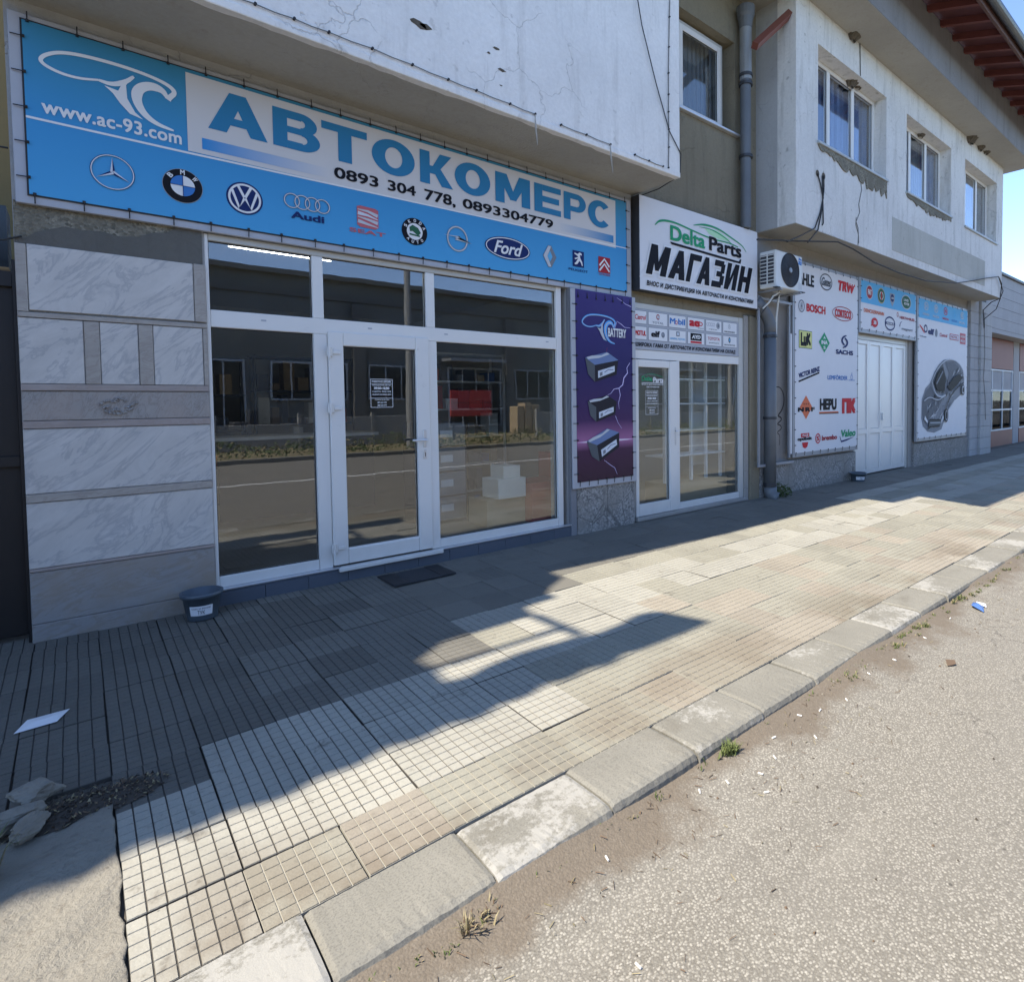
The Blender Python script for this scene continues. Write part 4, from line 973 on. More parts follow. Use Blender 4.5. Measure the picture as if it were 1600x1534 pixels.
for k in range(22):
    x = -12 + k * 2.55
    if 10.0 < x < 14: continue
    MB().box(x + .06, -17.6, -.05, x + 2.5, -17.54, 1.05 if k % 3 else .85, 'fence_concrete', b=.01).build('panel', fn); MB().box(x - .05, -17.64, -.05, x + .05, -17.5, 1.2, 'fence_concrete').build('post', fn)
rb = thing('red_advert_board', 'red advertising board standing across the street', 'board')
MB().box(11.7, -17.7, .95, 13.7, -17.62, 2.05, 'red_banner', b=.01).build('board', rb)
for x in (11.9, 13.5): MB().box(x - .04, -17.8, -.05, x + .04, -17.71, 2.0, 'steel_dark').build('leg', rb)
MB().box(11.7, -17.615, 1.5, 13.7, -17.61, 1.53, 'steel_dark').build('strip', rb)
def far_tree(x, y, h, seed, lab):
    random.seed(seed); t = thing('broadleaf_tree', lab, 'tree', 'trees across the street')
    m = MB(); m.tube([(x, y, -.05), (x + .1, y, h * .3), (x, y + .1, h * .6)], [.16, .12, .06], 'twig')
    for k in range(5):
        a = k * 1.3; m.tube([(x, y, h * (.3 + .05 * k)), (x + math.cos(a) * h * .22, y + math.sin(a) * h * .22, h * (.55 + .05 * k))], [.06, .02], 'twig', 5)
    m.build('trunk', t); c = MB()
    for k in range(2200):
        a = random.random() * 6.28; u = random.random() ** .4; ph = random.uniform(-1, 1)
        rr = h * .34 * u * math.sqrt(1 - ph * ph * .8) * (.75 + .25 * math.sin(a * 3 + seed)); px = x + rr * math.cos(a); py = y + rr * math.sin(a); pz = h * .66 + h * .30 * ph * u
        s = random.uniform(.07, .15); q = Vector((random.uniform(-1, 1), random.uniform(-1, 1), random.uniform(-1, 1))).normalized(); r2 = q.orthogonal().normalized() * s; r3 = q.cross(r2).normalized() * s
        p0 = Vector((px, py, pz)); c.add([p0 - r2, p0 + r3 * .6, p0 + r2, p0 - r3 * .6], [(0, 1, 2, 3)], random.choice(['hedge_green', 'grass_green', 'hedge_green']))
    c.build('crown', t)
far_tree(20.5, -20.0, 5.2, 1, 'bushy green tree in front of the grey hall across the street, right one')
far_tree(-3.0, -19.5, 4.4, 2, 'smaller green tree in front of the grey hall across the street, left one')

# ================================================================== BANNERS AND SIGNS
def ties(par, x0, z0, x1, z1, Y, nx, nz, L=.05, r=.0035):
    v = MB(); v.tube([(0, 0, L), (0, -.006, .0), (0, -.004, -.006)], r, 'black_rubber', 5); v.tube([(0, -.006, -.014), (0, -.006, .0)], r * 2.6, 'black_rubber', 6)
    o = v.build('tie', par); d = o.data; bpy.data.objects.remove(o)
    for i in range(nx):
        x = x0 + .03 + (x1 - x0 - .06) * i / (nx - 1) + (hsh(i, z1) - .5) * .02
        inst(d, 'tie', par, (x, Y, z1)); inst(d, 'tie', par, (x, Y, z0), (0, math.pi, 0))
    for j in range(nz):
        z = z0 + (z1 - z0) * (j + .5) / nz
        inst(d, 'tie', par, (x0, Y, z), (0, -math.pi / 2, 0)); inst(d, 'tie', par, (x1, Y, z), (0, math.pi / 2, 0))
bn = thing('banner_sign', 'long blue and white auto parts banner tied above the left shopfront', 'banner')
MB().box(-.238, -.05, 2.700, 4.950, -.012, 3.835, 'panel_grey', b=.003).build('backing_panel', bn)
MB().box(-.185, -.058, 2.748, 4.872, -.0505, 3.802, 'black_rubber').build('dark_border', bn)  # thin dark strip showing all round the banner
MB().box(-.176, -.0605, 2.757, 4.864, -.0582, 3.793, 'print_banner_blue').build('banner', bn)
ties(bn, -.180, 2.752, 4.868, 3.798, -.060, 23, 5)
Y = -.0606
p = Print(Y); p.rect(.632, 3.234, 4.690, 3.770, 'ivory', 1); p.poly([(-.176, 3.226), (.632, 3.226), (4.864, 3.262), (4.864, 3.252), (.632, 3.212), (-.176, 3.212)], 'white', 1)
p.rect(.632, 3.212, 4.69, 3.234, 'white', 1) if 0 else None
p.out('white_field', bn)
p = Print(Y); p.l = 2
y = p.y(); p.add([(.715, y, 3.268), (1.568, y, 3.268), (1.568, y, 3.345), (.715, y, 3.345)], [(0, 1, 2, 3)], 'print_fade_left'); p.out('stripe', bn); p = Print(Y); p.l = 2; y = p.y(); p.add([(3.886, y, 3.283), (4.654, y, 3.283), (4.654, y, 3.366), (3.886, y, 3.366)], [(0, 1, 2, 3)], 'print_fade_right'); p.out('stripe', bn)
p = Print(Y); [p.block(c_, a_, 3.425, b_, 3.712, 'letter', 2) for c_, a_, b_ in zip('АВТОКОМЕРС', (.754, 1.166, 1.512, 1.906, 2.328, 2.665, 3.096, 3.555, 3.935, 4.273), (1.129, 1.499, 1.868, 2.281, 2.640, 3.040, 3.503, 3.897, 4.243, 4.625))]; p.out('lettering', bn)
p = Print(Y); p.text('0893', 1.600, 3.284, 1.955, 3.372, 'black', .022, l=3); p.out('phone_number', bn)
p = Print(Y); p.text('304', 2.035, 3.284, 2.285, 3.372, 'black', .022, l=3); p.out('phone_number', bn)
p = Print(Y); p.text('778,', 2.365, 3.262, 2.668, 3.372, 'black', .022, l=3); p.out('phone_number', bn)
p = Print(Y); p.text('0893304779', 2.742, 3.284, 3.790, 3.372, 'black', .022, l=3); p.out('phone_number', bn)
p = Print(Y); p.text('www.ac-93.com', -.105, 3.262, .597, 3.350, 'white', .022, l=2, space=1.04); p.out('web_address', bn)
def aclogo(p, x0, z0, x1, z1, ink='white', w=1.0):
    X = lambda u: x0 + (x1 - x0) * u; Zf = lambda v: z0 + (z1 - z0) * v; k = (x1 - x0)
    p.stroke([(X(.40), Zf(.62)), (X(.26), Zf(.55)), (X(.12), Zf(.56)), (X(.0), Zf(.66)), (X(.03), Zf(.80)), (X(.16), Zf(.95)), (X(.42), Zf(1.0)), (X(.72), Zf(.98)), (X(.92), Zf(.90)), (X(.99), Zf(.78)), (X(.93), Zf(.64)), (X(.92), Zf(.60))], [k * .018 * w, k * .03 * w, k * .03 * w, k * .055 * w], ink, smooth=3)
    p.stroke([(X(.40), Zf(.62)), (X(.50), Zf(.60)), (X(.60), Zf(.72)), (X(.66), Zf(.86))], [k * .02 * w, k * .045 * w, k * .02 * w], ink, smooth=2)
    p.poly([(X(.66), Zf(.88)), (X(.60), Zf(.66)), (X(.605), Zf(.42)), (X(.66), Zf(.20)), (X(.72), Zf(.10)), (X(.62), Zf(.15)), (X(.55), Zf(.30)), (X(.50), Zf(.45)), (X(.44), Zf(.55)), (X(.54), Zf(.52)), (X(.58), Zf(.72))], ink)
    p.stroke([(X(.92), Zf(.62)), (X(.88), Zf(.76)), (X(.78), Zf(.78)), (X(.69), Zf(.66)), (X(.67), Zf(.45)), (X(.72), Zf(.22)), (X(.82), Zf(.08)), (X(.96), Zf(.03))], [k * .012 * w, k * .075 * w, k * .085 * w, k * .05 * w, k * .012 * w], ink, smooth=3)
p = Print(Y); p.l = 2; aclogo(p, -.107, 3.335, .582, 3.685); p.out('wave_logo', bn)
# car maker emblems along the foot of the banner
def L_merc(p, x, z, r):
    p.ring(x, z, r, r, r * .09, 'navy', 2); p.ring(x, z, r * .97, r * .97, r * .05, 'chrome', 3)
    for k in range(3):
        a = rad(90 + 120 * k); c, s = math.cos(a), math.sin(a); n = (-s * r * .11, c * r * .11)
        p.poly([(x + n[0], z + n[1]), (x + c * r * .86, z + s * r * .86), (x, z)], 'chrome', 3); p.poly([(x - n[0], z - n[1]), (x, z), (x + c * r * .86, z + s * r * .86)], 'navy', 2)
def L_bmw(p, x, z, r):
    p.disc(x, z, r, r, 'grey', 1); p.disc(x, z, r * .97, r * .97, 'black', 2)
    for k in range(4): p.disc(x, z, r * .6, r * .6, 'bmwblue' if k % 2 else 'white', 3, 12, 90 * k, 90 * k + 90)
    p.l = 4; p.arc('BMW', x, z, r * .79, r * .28, 'white', 140, 40, .03); p.stroke([(x - r * .6, z), (x + r * .6, z)], r * .03, 'navy', 4); p.stroke([(x, z - r * .6), (x, z + r * .6)], r * .03, 'navy', 5)
def L_vw(p, x, z, r):
    p.disc(x, z, r, r, 'navy', 1); p.ring(x, z, r * .90, r * .90, r * .12, 'white', 2); w = r * .15
    p.stroke([(x - r * .34, z + r * .70), (x - r * .02, z + r * .05)], w, 'white', 2); p.stroke([(x + r * .34, z + r * .70), (x + r * .02, z + r * .05)], w, 'white', 3)
    p.stroke([(x - r * .68, z + r * .42), (x - r * .32, z - r * .62), (x - r * .02, z + r * .0)], w, 'white', 2); p.stroke([(x + r * .68, z + r * .42), (x + r * .32, z - r * .62), (x + r * .02, z + r * .0)], w, 'white', 3)
def L_audi(p, x0, x1, zc, r):
    for k in range(4):
        x = x0 + r + (x1 - x0 - 2 * r) * k / 3; p.ring(x, zc, r, r, r * .20, 'navy', 2); p.ring(x, zc, r * .97, r * .97, r * .13, 'lgrey', 3)
p = Print(Y); L_merc(p, .2205, 2.982, .113); p.out('star_emblem', bn)
p = Print(Y); L_bmw(p, .594, 2.982, .116); p.out('roundel_emblem', bn)
p = Print(Y); L_vw(p, .967, 2.978, .117); p.out('letter_roundel_emblem', bn)
p = Print(Y); L_audi(p, 1.225, 1.562, 3.032, .058); p.text('Audi', 1.275, 2.900, 1.515, 2.955, 'navy', .03, l=2); p.out('rings_emblem', bn)
p = Print(Y); p.l = 2
p.poly([(1.772, 3.095), (1.80, 3.105), (1.92, 3.10), (1.948, 3.09), (1.948, 2.945), (1.92, 2.928), (1.80, 2.93), (1.772, 2.945)], 'seatred')
p.l = 3
for k, zz in enumerate((3.060, 3.030, 3.0, 2.965)): p.stroke([(1.778, zz + .012), (1.86, zz + .008 - .004 * k), (1.942, zz - .018)], [.030, .018, .006] if k % 2 else [.008, .018, .028], 'lgrey' if k != 1 else 'chrome')
p.text('SEAT', 1.708, 2.878, 2.008, 2.912, 'seatred', .02, l=2); p.out('red_s_emblem', bn)
p = Print(Y); x, z, r = 2.267, 2.976, .117; p.disc(x, z, r, r, 'black', 2); p.disc(x, z, r * .62, r * .62, 'white', 3); p.poly([(x - .05, z + .03), (x - .02, z + .055), (x + .03, z + .035), (x + .055, z - .005), (x + .03, z - .03), (x + .01, z - .02), (x - .02, z + .0), (x - .045, z - .005)], 'dgreen', 4); p.stroke([(x - .05, z - .028), (x + .045, z - .035)], .014, 'dgreen', 4)
p.l = 5; p.arc('SKODA', x, z, r * .80, r * .24, 'white', 155, 25, .03); p.arc('AUTO', x, z, r * .80, r * .22, 'white', 228, 312, .03, True); p.out('arrow_roundel_emblem', bn)
p = Print(Y); x, z = 2.681, 2.985; p.ring(x, z, .108, .118, .018, 'midgrey', 2); p.ring(x, z, .105, .115, .011, 'lgrey', 3); p.poly([(x - .145, z + .018), (x + .03, z + .014), (x - .03, z - .012), (x + .145, z - .022), (x - .03, z + .002), (x + .02, z + .026)], 'lgrey', 4); p.out('lightning_emblem', bn)
p = Print(Y); x, z = 3.232, 2.987; p.disc(x, z, .262, .110, 'navy', 2, 56); p.ring(x, z, .252, .102, .009, 'white', 3, n=56); p.text('Ford', x - .165, z - .062, x + .17, z + .062, 'white', .02, .35, l=4); p.out('oval_emblem', bn)
p = Print(Y); x, z = 3.742, 2.990; p.poly([(x - .088, z), (x - .02, z + .112), (x + .02, z + .112), (x + .088, z), (x + .02, z - .112), (x - .02, z - .112)], 'midgrey', 2); p.poly([(x - .082, z), (x - .018, z + .108), (x + .016, z + .104), (x - .03, z), (x + .016, z - .104), (x - .018, z - .108)], 'lgrey', 3); p.poly([(x - .032, z), (x, z + .058), (x + .032, z), (x, z - .058)], 'banner_blue' if 0 else 'sky', 4); p.out('diamond_emblem', bn)
p = Print(Y); p.rect(4.050, 2.935, 4.208, 3.108, 'navy', 2)
x, z = 4.129, 3.022; p.stroke([(x - .055, z + .055), (x - .01, z + .04), (x + .02, z + .06), (x + .045, z + .05)], [.012, .03, .02], 'white', 3); p.stroke([(x + .0, z + .055), (x + .01, z + .0), (x - .03, z - .05), (x - .055, z - .06)], [.03, .034, .014], 'white', 4); p.stroke([(x + .01, z + .0), (x + .04, z - .035), (x + .05, z - .07)], [.03, .012], 'white', 5); p.stroke([(x - .01, z + .01), (x - .055, z - .005)], .014, 'white', 5)
p.text('PEUGEOT', 3.992, 2.886, 4.264, 2.912, 'navy', .01, l=2); p.out('lion_emblem', bn)
p = Print(Y); p.rect(4.420, 2.922, 4.598, 3.100, 'darkred', 2); x = 4.509
for zz in (3.01, 2.955): p.stroke([(x - .075, zz - .012), (x, zz + .068), (x + .075, zz - .012)], .022, 'white', 3)
p.text('CITROEN', 4.424, 2.893, 4.594, 2.914, 'darkred', .01, l=2); p.out('chevron_emblem', bn)

# battery poster
bp = thing('battery_poster', 'tall purple battery poster with lightning between the two shopfronts', 'poster')
MB().box(4.005, -.078, .512, 4.985, -.058, 2.696, 'panel_grey', b=.003).build('backing_panel', bp)
MB().box(4.066, -.0815, .580, 4.925, -.0785, 2.692, 'print_storm').build('poster', bp)
ties(bp, 4.068, .582, 4.923, 2.62, -.081, 7, 11, .05)
Y = -.0818; p = Print(Y, .0018); p.l = 1
p.stroke([(4.88, 1.92), (4.83, 1.86), (4.84, 1.80), (4.78, 1.74), (4.76, 1.66), (4.70, 1.62), (4.72, 1.54), (4.69, 1.45), (4.70, 1.38)], [.006, .014, .010, .003], 'lightning'); p.stroke([(4.70, 1.62), (4.62, 1.61), (4.57, 1.56), (4.52, 1.54)], [.009, .003], 'lightning', 2)
p.stroke([(4.64, 1.30), (4.68, 1.22), (4.74, 1.15)], [.006, .003], 'lightning', 1); p.stroke([(4.68, 2.66), (4.76, 2.63), (4.82, 2.60), (4.91, 2.58)], [.003, .006], 'lightning', 1); p.stroke([(4.63, 2.28), (4.68, 2.39), (4.75, 2.36), (4.80, 2.33), (4.89, 2.33)], [.004, .008, .004], 'lightning', 1)
p.stroke([(4.46, .80), (4.55, .74), (4.62, .70), (4.66, .62)], [.004, .007, .003], 'lightning', 1); p.stroke([(4.52, 2.08), (4.50, 1.98), (4.45, 1.93)], [.003, .002], 'darkred', 1); p.out('lightning', bp)
p = Print(Y, .0018); y = -.0824
p.disc(4.4955, 1.02, .428, .014, 'pinkglow', 1, 40); p.disc(4.4955, 1.02, .36, .007, 'white', 2, 40); p.out('glow_line', bp)
p = Print(Y, .0018); p.l = 2; aclogo(p, 4.15, 2.12, 4.66, 2.44, 'glowblue', 1.2); p.l = 3; aclogo(p, 4.152, 2.125, 4.655, 2.435, 'lgrey', .35); p.text('BATTERY', 4.53, 2.205, 4.815, 2.305, 'white', .03, .0, l=5); p.out('wave_logo', bp)
def battery(cx, cz, s, lid, tilt=0, par=bp):
    p = Print(Y, .0018); R = lambda u, v: (cx + s * (u * math.cos(tilt) - v * .66 * math.sin(tilt)), cz + s * (u * math.sin(tilt) + v * .66 * math.cos(tilt)))
    p.poly([R(-.5, .25), R(-.22, .05), R(-.22, -.55), R(-.42, -.30)], 'dgrey', 3); p.poly([R(-.22, .05), R(.5, .22), R(.44, -.28), R(-.22, -.55)], 'bat', 3)
    p.poly([R(-.5, .25), R(.15, .48), R(.5, .22), R(-.22, .02)], lid, 4); p.poly([R(-.46, .27), R(-.30, .33), R(-.02, .36), R(.14, .46), R(.22, .41), R(-.10, .26), R(-.42, .20)], 'lgrey', 5)
    p.poly([R(-.13, -.18), R(.38, .02), R(.38, -.18), R(-.13, -.42)], 'offwhite', 4); p.poly([R(-.08, -.24), R(.0, -.20), R(.0, -.32), R(-.08, -.36)], 'midgrey', 5); p.stroke([R(.06, -.22), R(.18, -.12), R(.34, -.12)], .006, 'navy', 5)
    p.out('battery_picture', par)
battery(4.44, 1.87, .50, 'batlid'); battery(4.44, 1.40, .44, 'bat'); battery(4.46, .99, .50, 'batlid', .18)

# shop sign box
sg = thing('shop_sign', 'white box sign in green and black lettering above the second shop door', 'sign')
MB().box(4.995, -.140, 2.787, 7.425, -.012, 3.897, 'steel_dark', b=.004).build('sign_box', sg)
MB().box(5.003, -.1425, 2.792, 7.418, -.1405, 3.892, 'paper_white').build('sign_face', sg)
Y = -.1427; p = Print(Y)
p.poly([(5.01, 3.0), (5.16, 3.16), (5.01, 3.10)], 'white', 1); p.stroke([(5.0, 2.93), (5.4, 3.3), (6.1, 3.38), (7.4, 3.22)], [.02, .1, .03], 'white', 1, smooth=2); p.out('background_swoosh', sg)
p = Print(Y); p.stroke([(5.26, 3.585), (5.35, 3.665), (5.60, 3.69), (5.95, 3.65), (6.35, 3.61), (6.75, 3.625), (6.95, 3.60)], [.004, .028, .022, .018, .016, .012], 'green', 2, smooth=3)
p.stroke([(5.98, 3.72), (6.20, 3.775), (6.50, 3.775), (6.80, 3.70), (7.05, 3.64), (7.14, 3.56)], [.004, .028, .022, .016, .006], 'green', 2, smooth=3); p.stroke([(6.1, 3.72), (6.35, 3.74), (6.65, 3.68), (6.80, 3.62)], [.004, .016, .008], 'green', 2, smooth=2); p.poly([(6.2, 3.735), (6.5, 3.742), (6.76, 3.67), (6.70, 3.64), (6.45, 3.64), (6.30, 3.67)], 'lgreen', 1); p.out('car_outline_logo', sg)
p = Print(Y); p.text('Delta', 5.535, 3.455, 6.215, 3.640, 'green', .03, l=3); p.text('Parts', 6.30, 3.455, 7.02, 3.640, 'black', .03, l=3); p.poly([(5.53, 3.435), (6.96, 3.405), (6.99, 3.44), (7.02, 3.44), (7.0, 3.375), (5.56, 3.405)], 'black', 3); p.out('shop_name', sg)
p = Print(Y); [p.block(c_, a_, 2.985, b_, 3.352, k_, l_, .29, g_, .36, .22) for k_, l_, g_ in (('white', 3, .024), ('black', 4, 0)) for c_, a_, b_ in zip('МАГАЗИН', (5.09, 5.475, 5.81, 6.02, 6.325, 6.60, 6.905), (5.44, 5.79, 6.045, 6.29, 6.57, 6.865, 7.175))]; p.out('lettering', sg)
p = Print(Y); p.text('ВНОС И ДИСТРИБУЦИЯ НА АВТОЧАСТИ И КОНСУМАТИВИ', 5.11, 2.838, 7.31, 2.908, 'black', .03, .15, l=3, space=1.05); p.out('lettering', sg)

# logo panel over the second door
lp = thing('logo_panel', 'white panel with twelve small brand logos above the second shop door', 'sign')
MB().box(5.030, -.010, 2.097, 7.150, .02, 2.588, 'panel_grey', b=.002).build('panel', lp)
cx = [(4.95, 5.245), (5.27, 5.62), (5.645, 5.98), (6.01, 6.36), (6.39, 6.74), (6.77, 7.10)]
Y = -.0102
def cell(i, j): a, c = cx[i]; a = max(a, 5.033); return (a, 2.405 if j == 0 else 2.215, c, 2.570 if j == 0 else 2.380)
for i in range(6):
    for j in range(2):
        a, z0, c, z1 = cell(i, j); p = Print(Y, .0016); p.rect(a, z0, c, z1, 'midgrey', 1); p.rect(a + .006, z0 + .006, c - .006, z1 - .006, 'white', 2); p.l = 3
        w = c - a; h = z1 - z0; X = lambda u: a + w * u; V = lambda v: z0 + h * v
        k = (i, j)
        if k == (0, 0): p.text('Castrol', X(.04), V(.32), X(.93), V(.68), 'red', .02, .2)
        if k == (1, 0): p.ring(X(.5), V(.66), .030, .034, .012, 'darkred'); p.disc(X(.53), V(.64), .014, .016, 'lgrey', 4); p.text('TOTAL', X(.2), V(.14), X(.8), V(.30), 'midgrey', .01, l=3)
        if k == (2, 0): p.text('M bil', X(.06), V(.28), X(.94), V(.74), 'bmwblue', .03); p.ring(X(.435), V(.42), .024, .026, .010, 'red', 3)
        if k == (3, 0): p.text('ae', X(.1), V(.28), X(.72), V(.76), 'red', .05); p.stroke([(X(.55), V(.72)), (X(.9), V(.66)), (X(.86), V(.40)), (X(.6), V(.46))], .014, 'red', 3, smooth=2); p.text('piston', X(.62), V(.14), X(.94), V(.24), 'dgrey', .01, l=3)
        if k == (4, 0): L_audi(p, X(.06), X(.58), V(.62), .024); p.disc(X(.78), V(.58), .040, .044, 'midgrey', 2); p.ring(X(.78), V(.58), .032, .036, .008, 'lgrey', 4); p.text('original oils', X(.2), V(.18), X(.7), V(.28), 'dgrey', .01, l=3)
        if k == (5, 0): p.ring(X(.45), V(.62), .028, .032, .005, 'grey'); [p.stroke([(X(.45), V(.62)), (X(.45) + .026 * math.cos(rad(90 + 120 * q)), V(.62) + .029 * math.sin(rad(90 + 120 * q)))], .005, 'grey', 3) for q in range(3)]; p.text('MERCEDES-BENZ', X(.1), V(.12), X(.85), V(.24), 'dgrey', .02, l=3)
        if k == (0, 1): p.text('MOTUL', X(.02), V(.30), X(.93), V(.68), 'red', .05)
        if k == (1, 1): p.text('elf', X(.14), V(.28), X(.60), V(.74), 'black', .05); p.disc(X(.76), V(.50), .032, .036, 'midgrey', 3); p.disc(X(.74), V(.54), .014, .016, 'grey', 4)
        if k == (2, 1): p.rect(X(.42), V(.52), X(.62), V(.88), 'midgrey', 3); p.rect(X(.46), V(.60), X(.58), V(.80), 'offwhite', 4); p.text('GENERAL MOTORS', X(.06), V(.24), X(.94), V(.38), 'sky', .02, l=3)
        if k == (3, 1): p.rect(X(.17), V(.32), X(.83), V(.90), 'black', 3); p.text('AYD', X(.24), V(.46), X(.76), V(.76), 'white', .05, .2, l=4); p.rect(X(.17), V(.10), X(.83), V(.26), 'red', 3)
        if k == (4, 1): p.text('TOYOTA', X(.12), V(.48), X(.88), V(.74), 'seatred', .02, l=3); p.text('genuine parts', X(.2), V(.20), X(.82), V(.32), 'dgrey', .01, l=3)
        if k == (5, 1): p.disc(X(.46), V(.64), .026, .040, 'dgrey', 3); p.disc(X(.46), V(.64), .015, .024, 'sky', 4); p.text('BMW MOTORCYCLES', X(.1), V(.16), X(.85), V(.27), 'dgrey', .02, l=3)
        p.out('logo', lp)
p = Print(Y); p.text('ШИРОКА ГАМА ОТ АВТОЧАСТИ И КОНСУМАТИВИ НА СКЛАД', 5.04, 2.125, 7.06, 2.185, 'black', .03, .2, l=2, space=1.05); p.out('lettering', lp)

# ------------------------------------------------------------------ posters on the corner building
def poster(name, label, x0, z0, x1, z1, nx, nz):
    t = thing(name, label, 'poster')
    MB().box(x0 - .06, -.10, z0 - .07, x1 + .05, -.052, z1 + .05, 'steel_grey', b=.004).build('frame', t)
    MB().box(x0, -.104, z0, x1, -.1005, z1, 'paper_white').build('poster', t); return t
PY_ = -.1043
A = poster('brand_poster', 'tall white poster of car part brands beside the air conditioner', 8.52, .615, 10.66, 3.64, 8, 10)
ties(A, 8.52, .615, 10.66, 3.64, -.104, 9, 12, .05, .003)
KX = (10.66 - 8.52) / (10.74 - 8.55)
def PA(): return Print(PY_, .0022)
p = PA(); p.text('MAHLE', 8.46, 3.31, 9.10, 3.50, 'black', .04, l=2); p.out('logo', A)
p = PA(); p.ring(9.50, 3.45, .21, .14, .020, 'dgrey', 2); p.text('Gates', 9.34, 3.38, 9.66, 3.52, 'dgrey', .03, .35, l=3); p.out('logo', A)
p = PA(); p.text('TRW', 9.92, 3.36, 10.54, 3.54, 'red', .06, .18, l=2); p.rect(10.30, 3.50, 10.54, 3.545, 'paper_x' if 0 else 'white', 3); [p.rect(10.33 + .085 * q, 3.49, 10.37 + .085 * q, 3.53, 'red', 4) for q in range(3)]; p.out('logo', A)
p = PA(); p.ring(8.71, 2.97, .095, .10, .018, 'midgrey', 2); p.rect(8.685, 2.91, 8.70, 3.03, 'midgrey', 2); p.rect(8.72, 2.91, 8.735, 3.03, 'midgrey', 2); p.rect(8.685, 2.955, 8.735, 2.985, 'midgrey', 3); p.text('BOSCH', 8.86, 2.90, 9.48, 3.03, 'red', .04, l=2); p.out('logo', A)
p = PA(); p.ring(10.10, 2.97, .38, .125, .014, 'darkred', 2); p.text('CORTECO', 9.81, 2.90, 10.40, 3.04, 'red', .045, l=3); p.out('logo', A)
p = PA(); p.rect(8.63, 2.30, 9.04, 2.585, 'dgreen', 1); p.rect(8.64, 2.31, 9.03, 2.575, 'lyellow', 2); p.text('LuK', 8.68, 2.35, 9.0, 2.55, 'black', .06, l=3); p.rect(8.68, 2.335, 8.86, 2.352, 'black', 3); p.out('logo', A)
p = PA(); p.poly([(9.26, 2.43), (9.445, 2.60), (9.63, 2.43), (9.445, 2.26)], 'green', 2); p.text('INA', 9.34, 2.40, 9.55, 2.465, 'white', .05, l=3); p.text('A', 9.41, 2.49, 9.48, 2.535, 'white', .04, l=3); p.text('S', 9.41, 2.32, 9.48, 2.37, 'white', .04, l=3); p.out('logo', A)
p = PA(); p.l = 2
p.stroke([(10.24, 2.60), (10.12, 2.57), (10.06, 2.51), (10.10, 2.46), (10.17, 2.43)], [.012, .055, .03], 'navy', smooth=2); p.stroke([(10.10, 2.38), (10.22, 2.41), (10.28, 2.47), (10.24, 2.52), (10.17, 2.55)], [.012, .055, .03], 'navy', 3, smooth=2); p.text('SACHS', 9.85, 2.26, 10.49, 2.34, 'navy', .045, l=2); p.out('logo', A)
p = PA(); p.text('VICTOR REINZ', 8.62, 1.88, 9.30, 1.96, 'navy', .05, .1, l=2, rot=.20); p.stroke([(8.62, 1.76), (9.28, 1.92)], .028, 'black', 2); p.out('logo', A)
p = PA(); p.text('LEMFÖRDER', 9.56, 1.81, 10.28, 1.90, 'bmwblue', .02, l=2); p.rect(10.32, 1.808, 10.56, 1.818, 'bmwblue', 2); p.ring(10.44, 1.865, .045, .045, .010, 'bmwblue', 2); p.stroke([(10.44, 1.90), (10.45, 1.95)], .014, 'bmwblue', 2); p.out('logo', A)
p = PA(); p.poly([(8.66, 1.35), (8.855, 1.54), (9.05, 1.35), (8.855, 1.15)], 'orange', 1); p.text('NRF', 8.60, 1.275, 9.13, 1.345, 'black', .06, l=2, space=1.3); [p.disc(8.79 + .065 * q, 1.40, .012, .014, 'black', 2, 10) for q in range(3)]; p.out('logo', A)
p = PA(); p.text('HEPU', 9.30, 1.29, 9.88, 1.485, 'black', .06, l=2); p.rect(9.28, 1.235, 9.95, 1.262, 'orange', 2); p.rect(9.28, 1.228, 9.95, 1.240, 'black', 3); p.out('logo', A)
p = PA(); p.text('ПК', 10.08, 1.22, 10.60, 1.49, 'orange' if 0 else 'red', .09, l=2); p.out('logo', A)
p = PA(); p.rect(8.70, .86, 8.96, .925, 'red', 1); p.poly([(8.73, .775), (8.93, .775), (8.90, .70), (8.83, .675), (8.76, .70)], 'red', 1); p.text('optibelt', 8.59, .795, 9.04, .865, 'black', .05, l=2); p.text('PLUS', 8.74, .875, 8.92, .91, 'white', .03, l=3); p.out('logo', A)
p = PA(); p.ring(9.24, .82, .085, .085, .020, 'red', 2); p.text('S', 9.20, .78, 9.28, .86, 'red', .04, l=2); p.text('brembo', 9.37, .775, 9.90, .86, 'darkred', .04, l=2); p.out('logo', A)
p = PA(); p.text('Valeo', 10.05, .80, 10.60, .93, 'green', .04, .12, l=2); p.stroke([(10.0, .82), (10.06, .725), (10.25, .745), (10.52, .785)], [.012, .04, .006], 'navy', 2); p.out('logo', A)

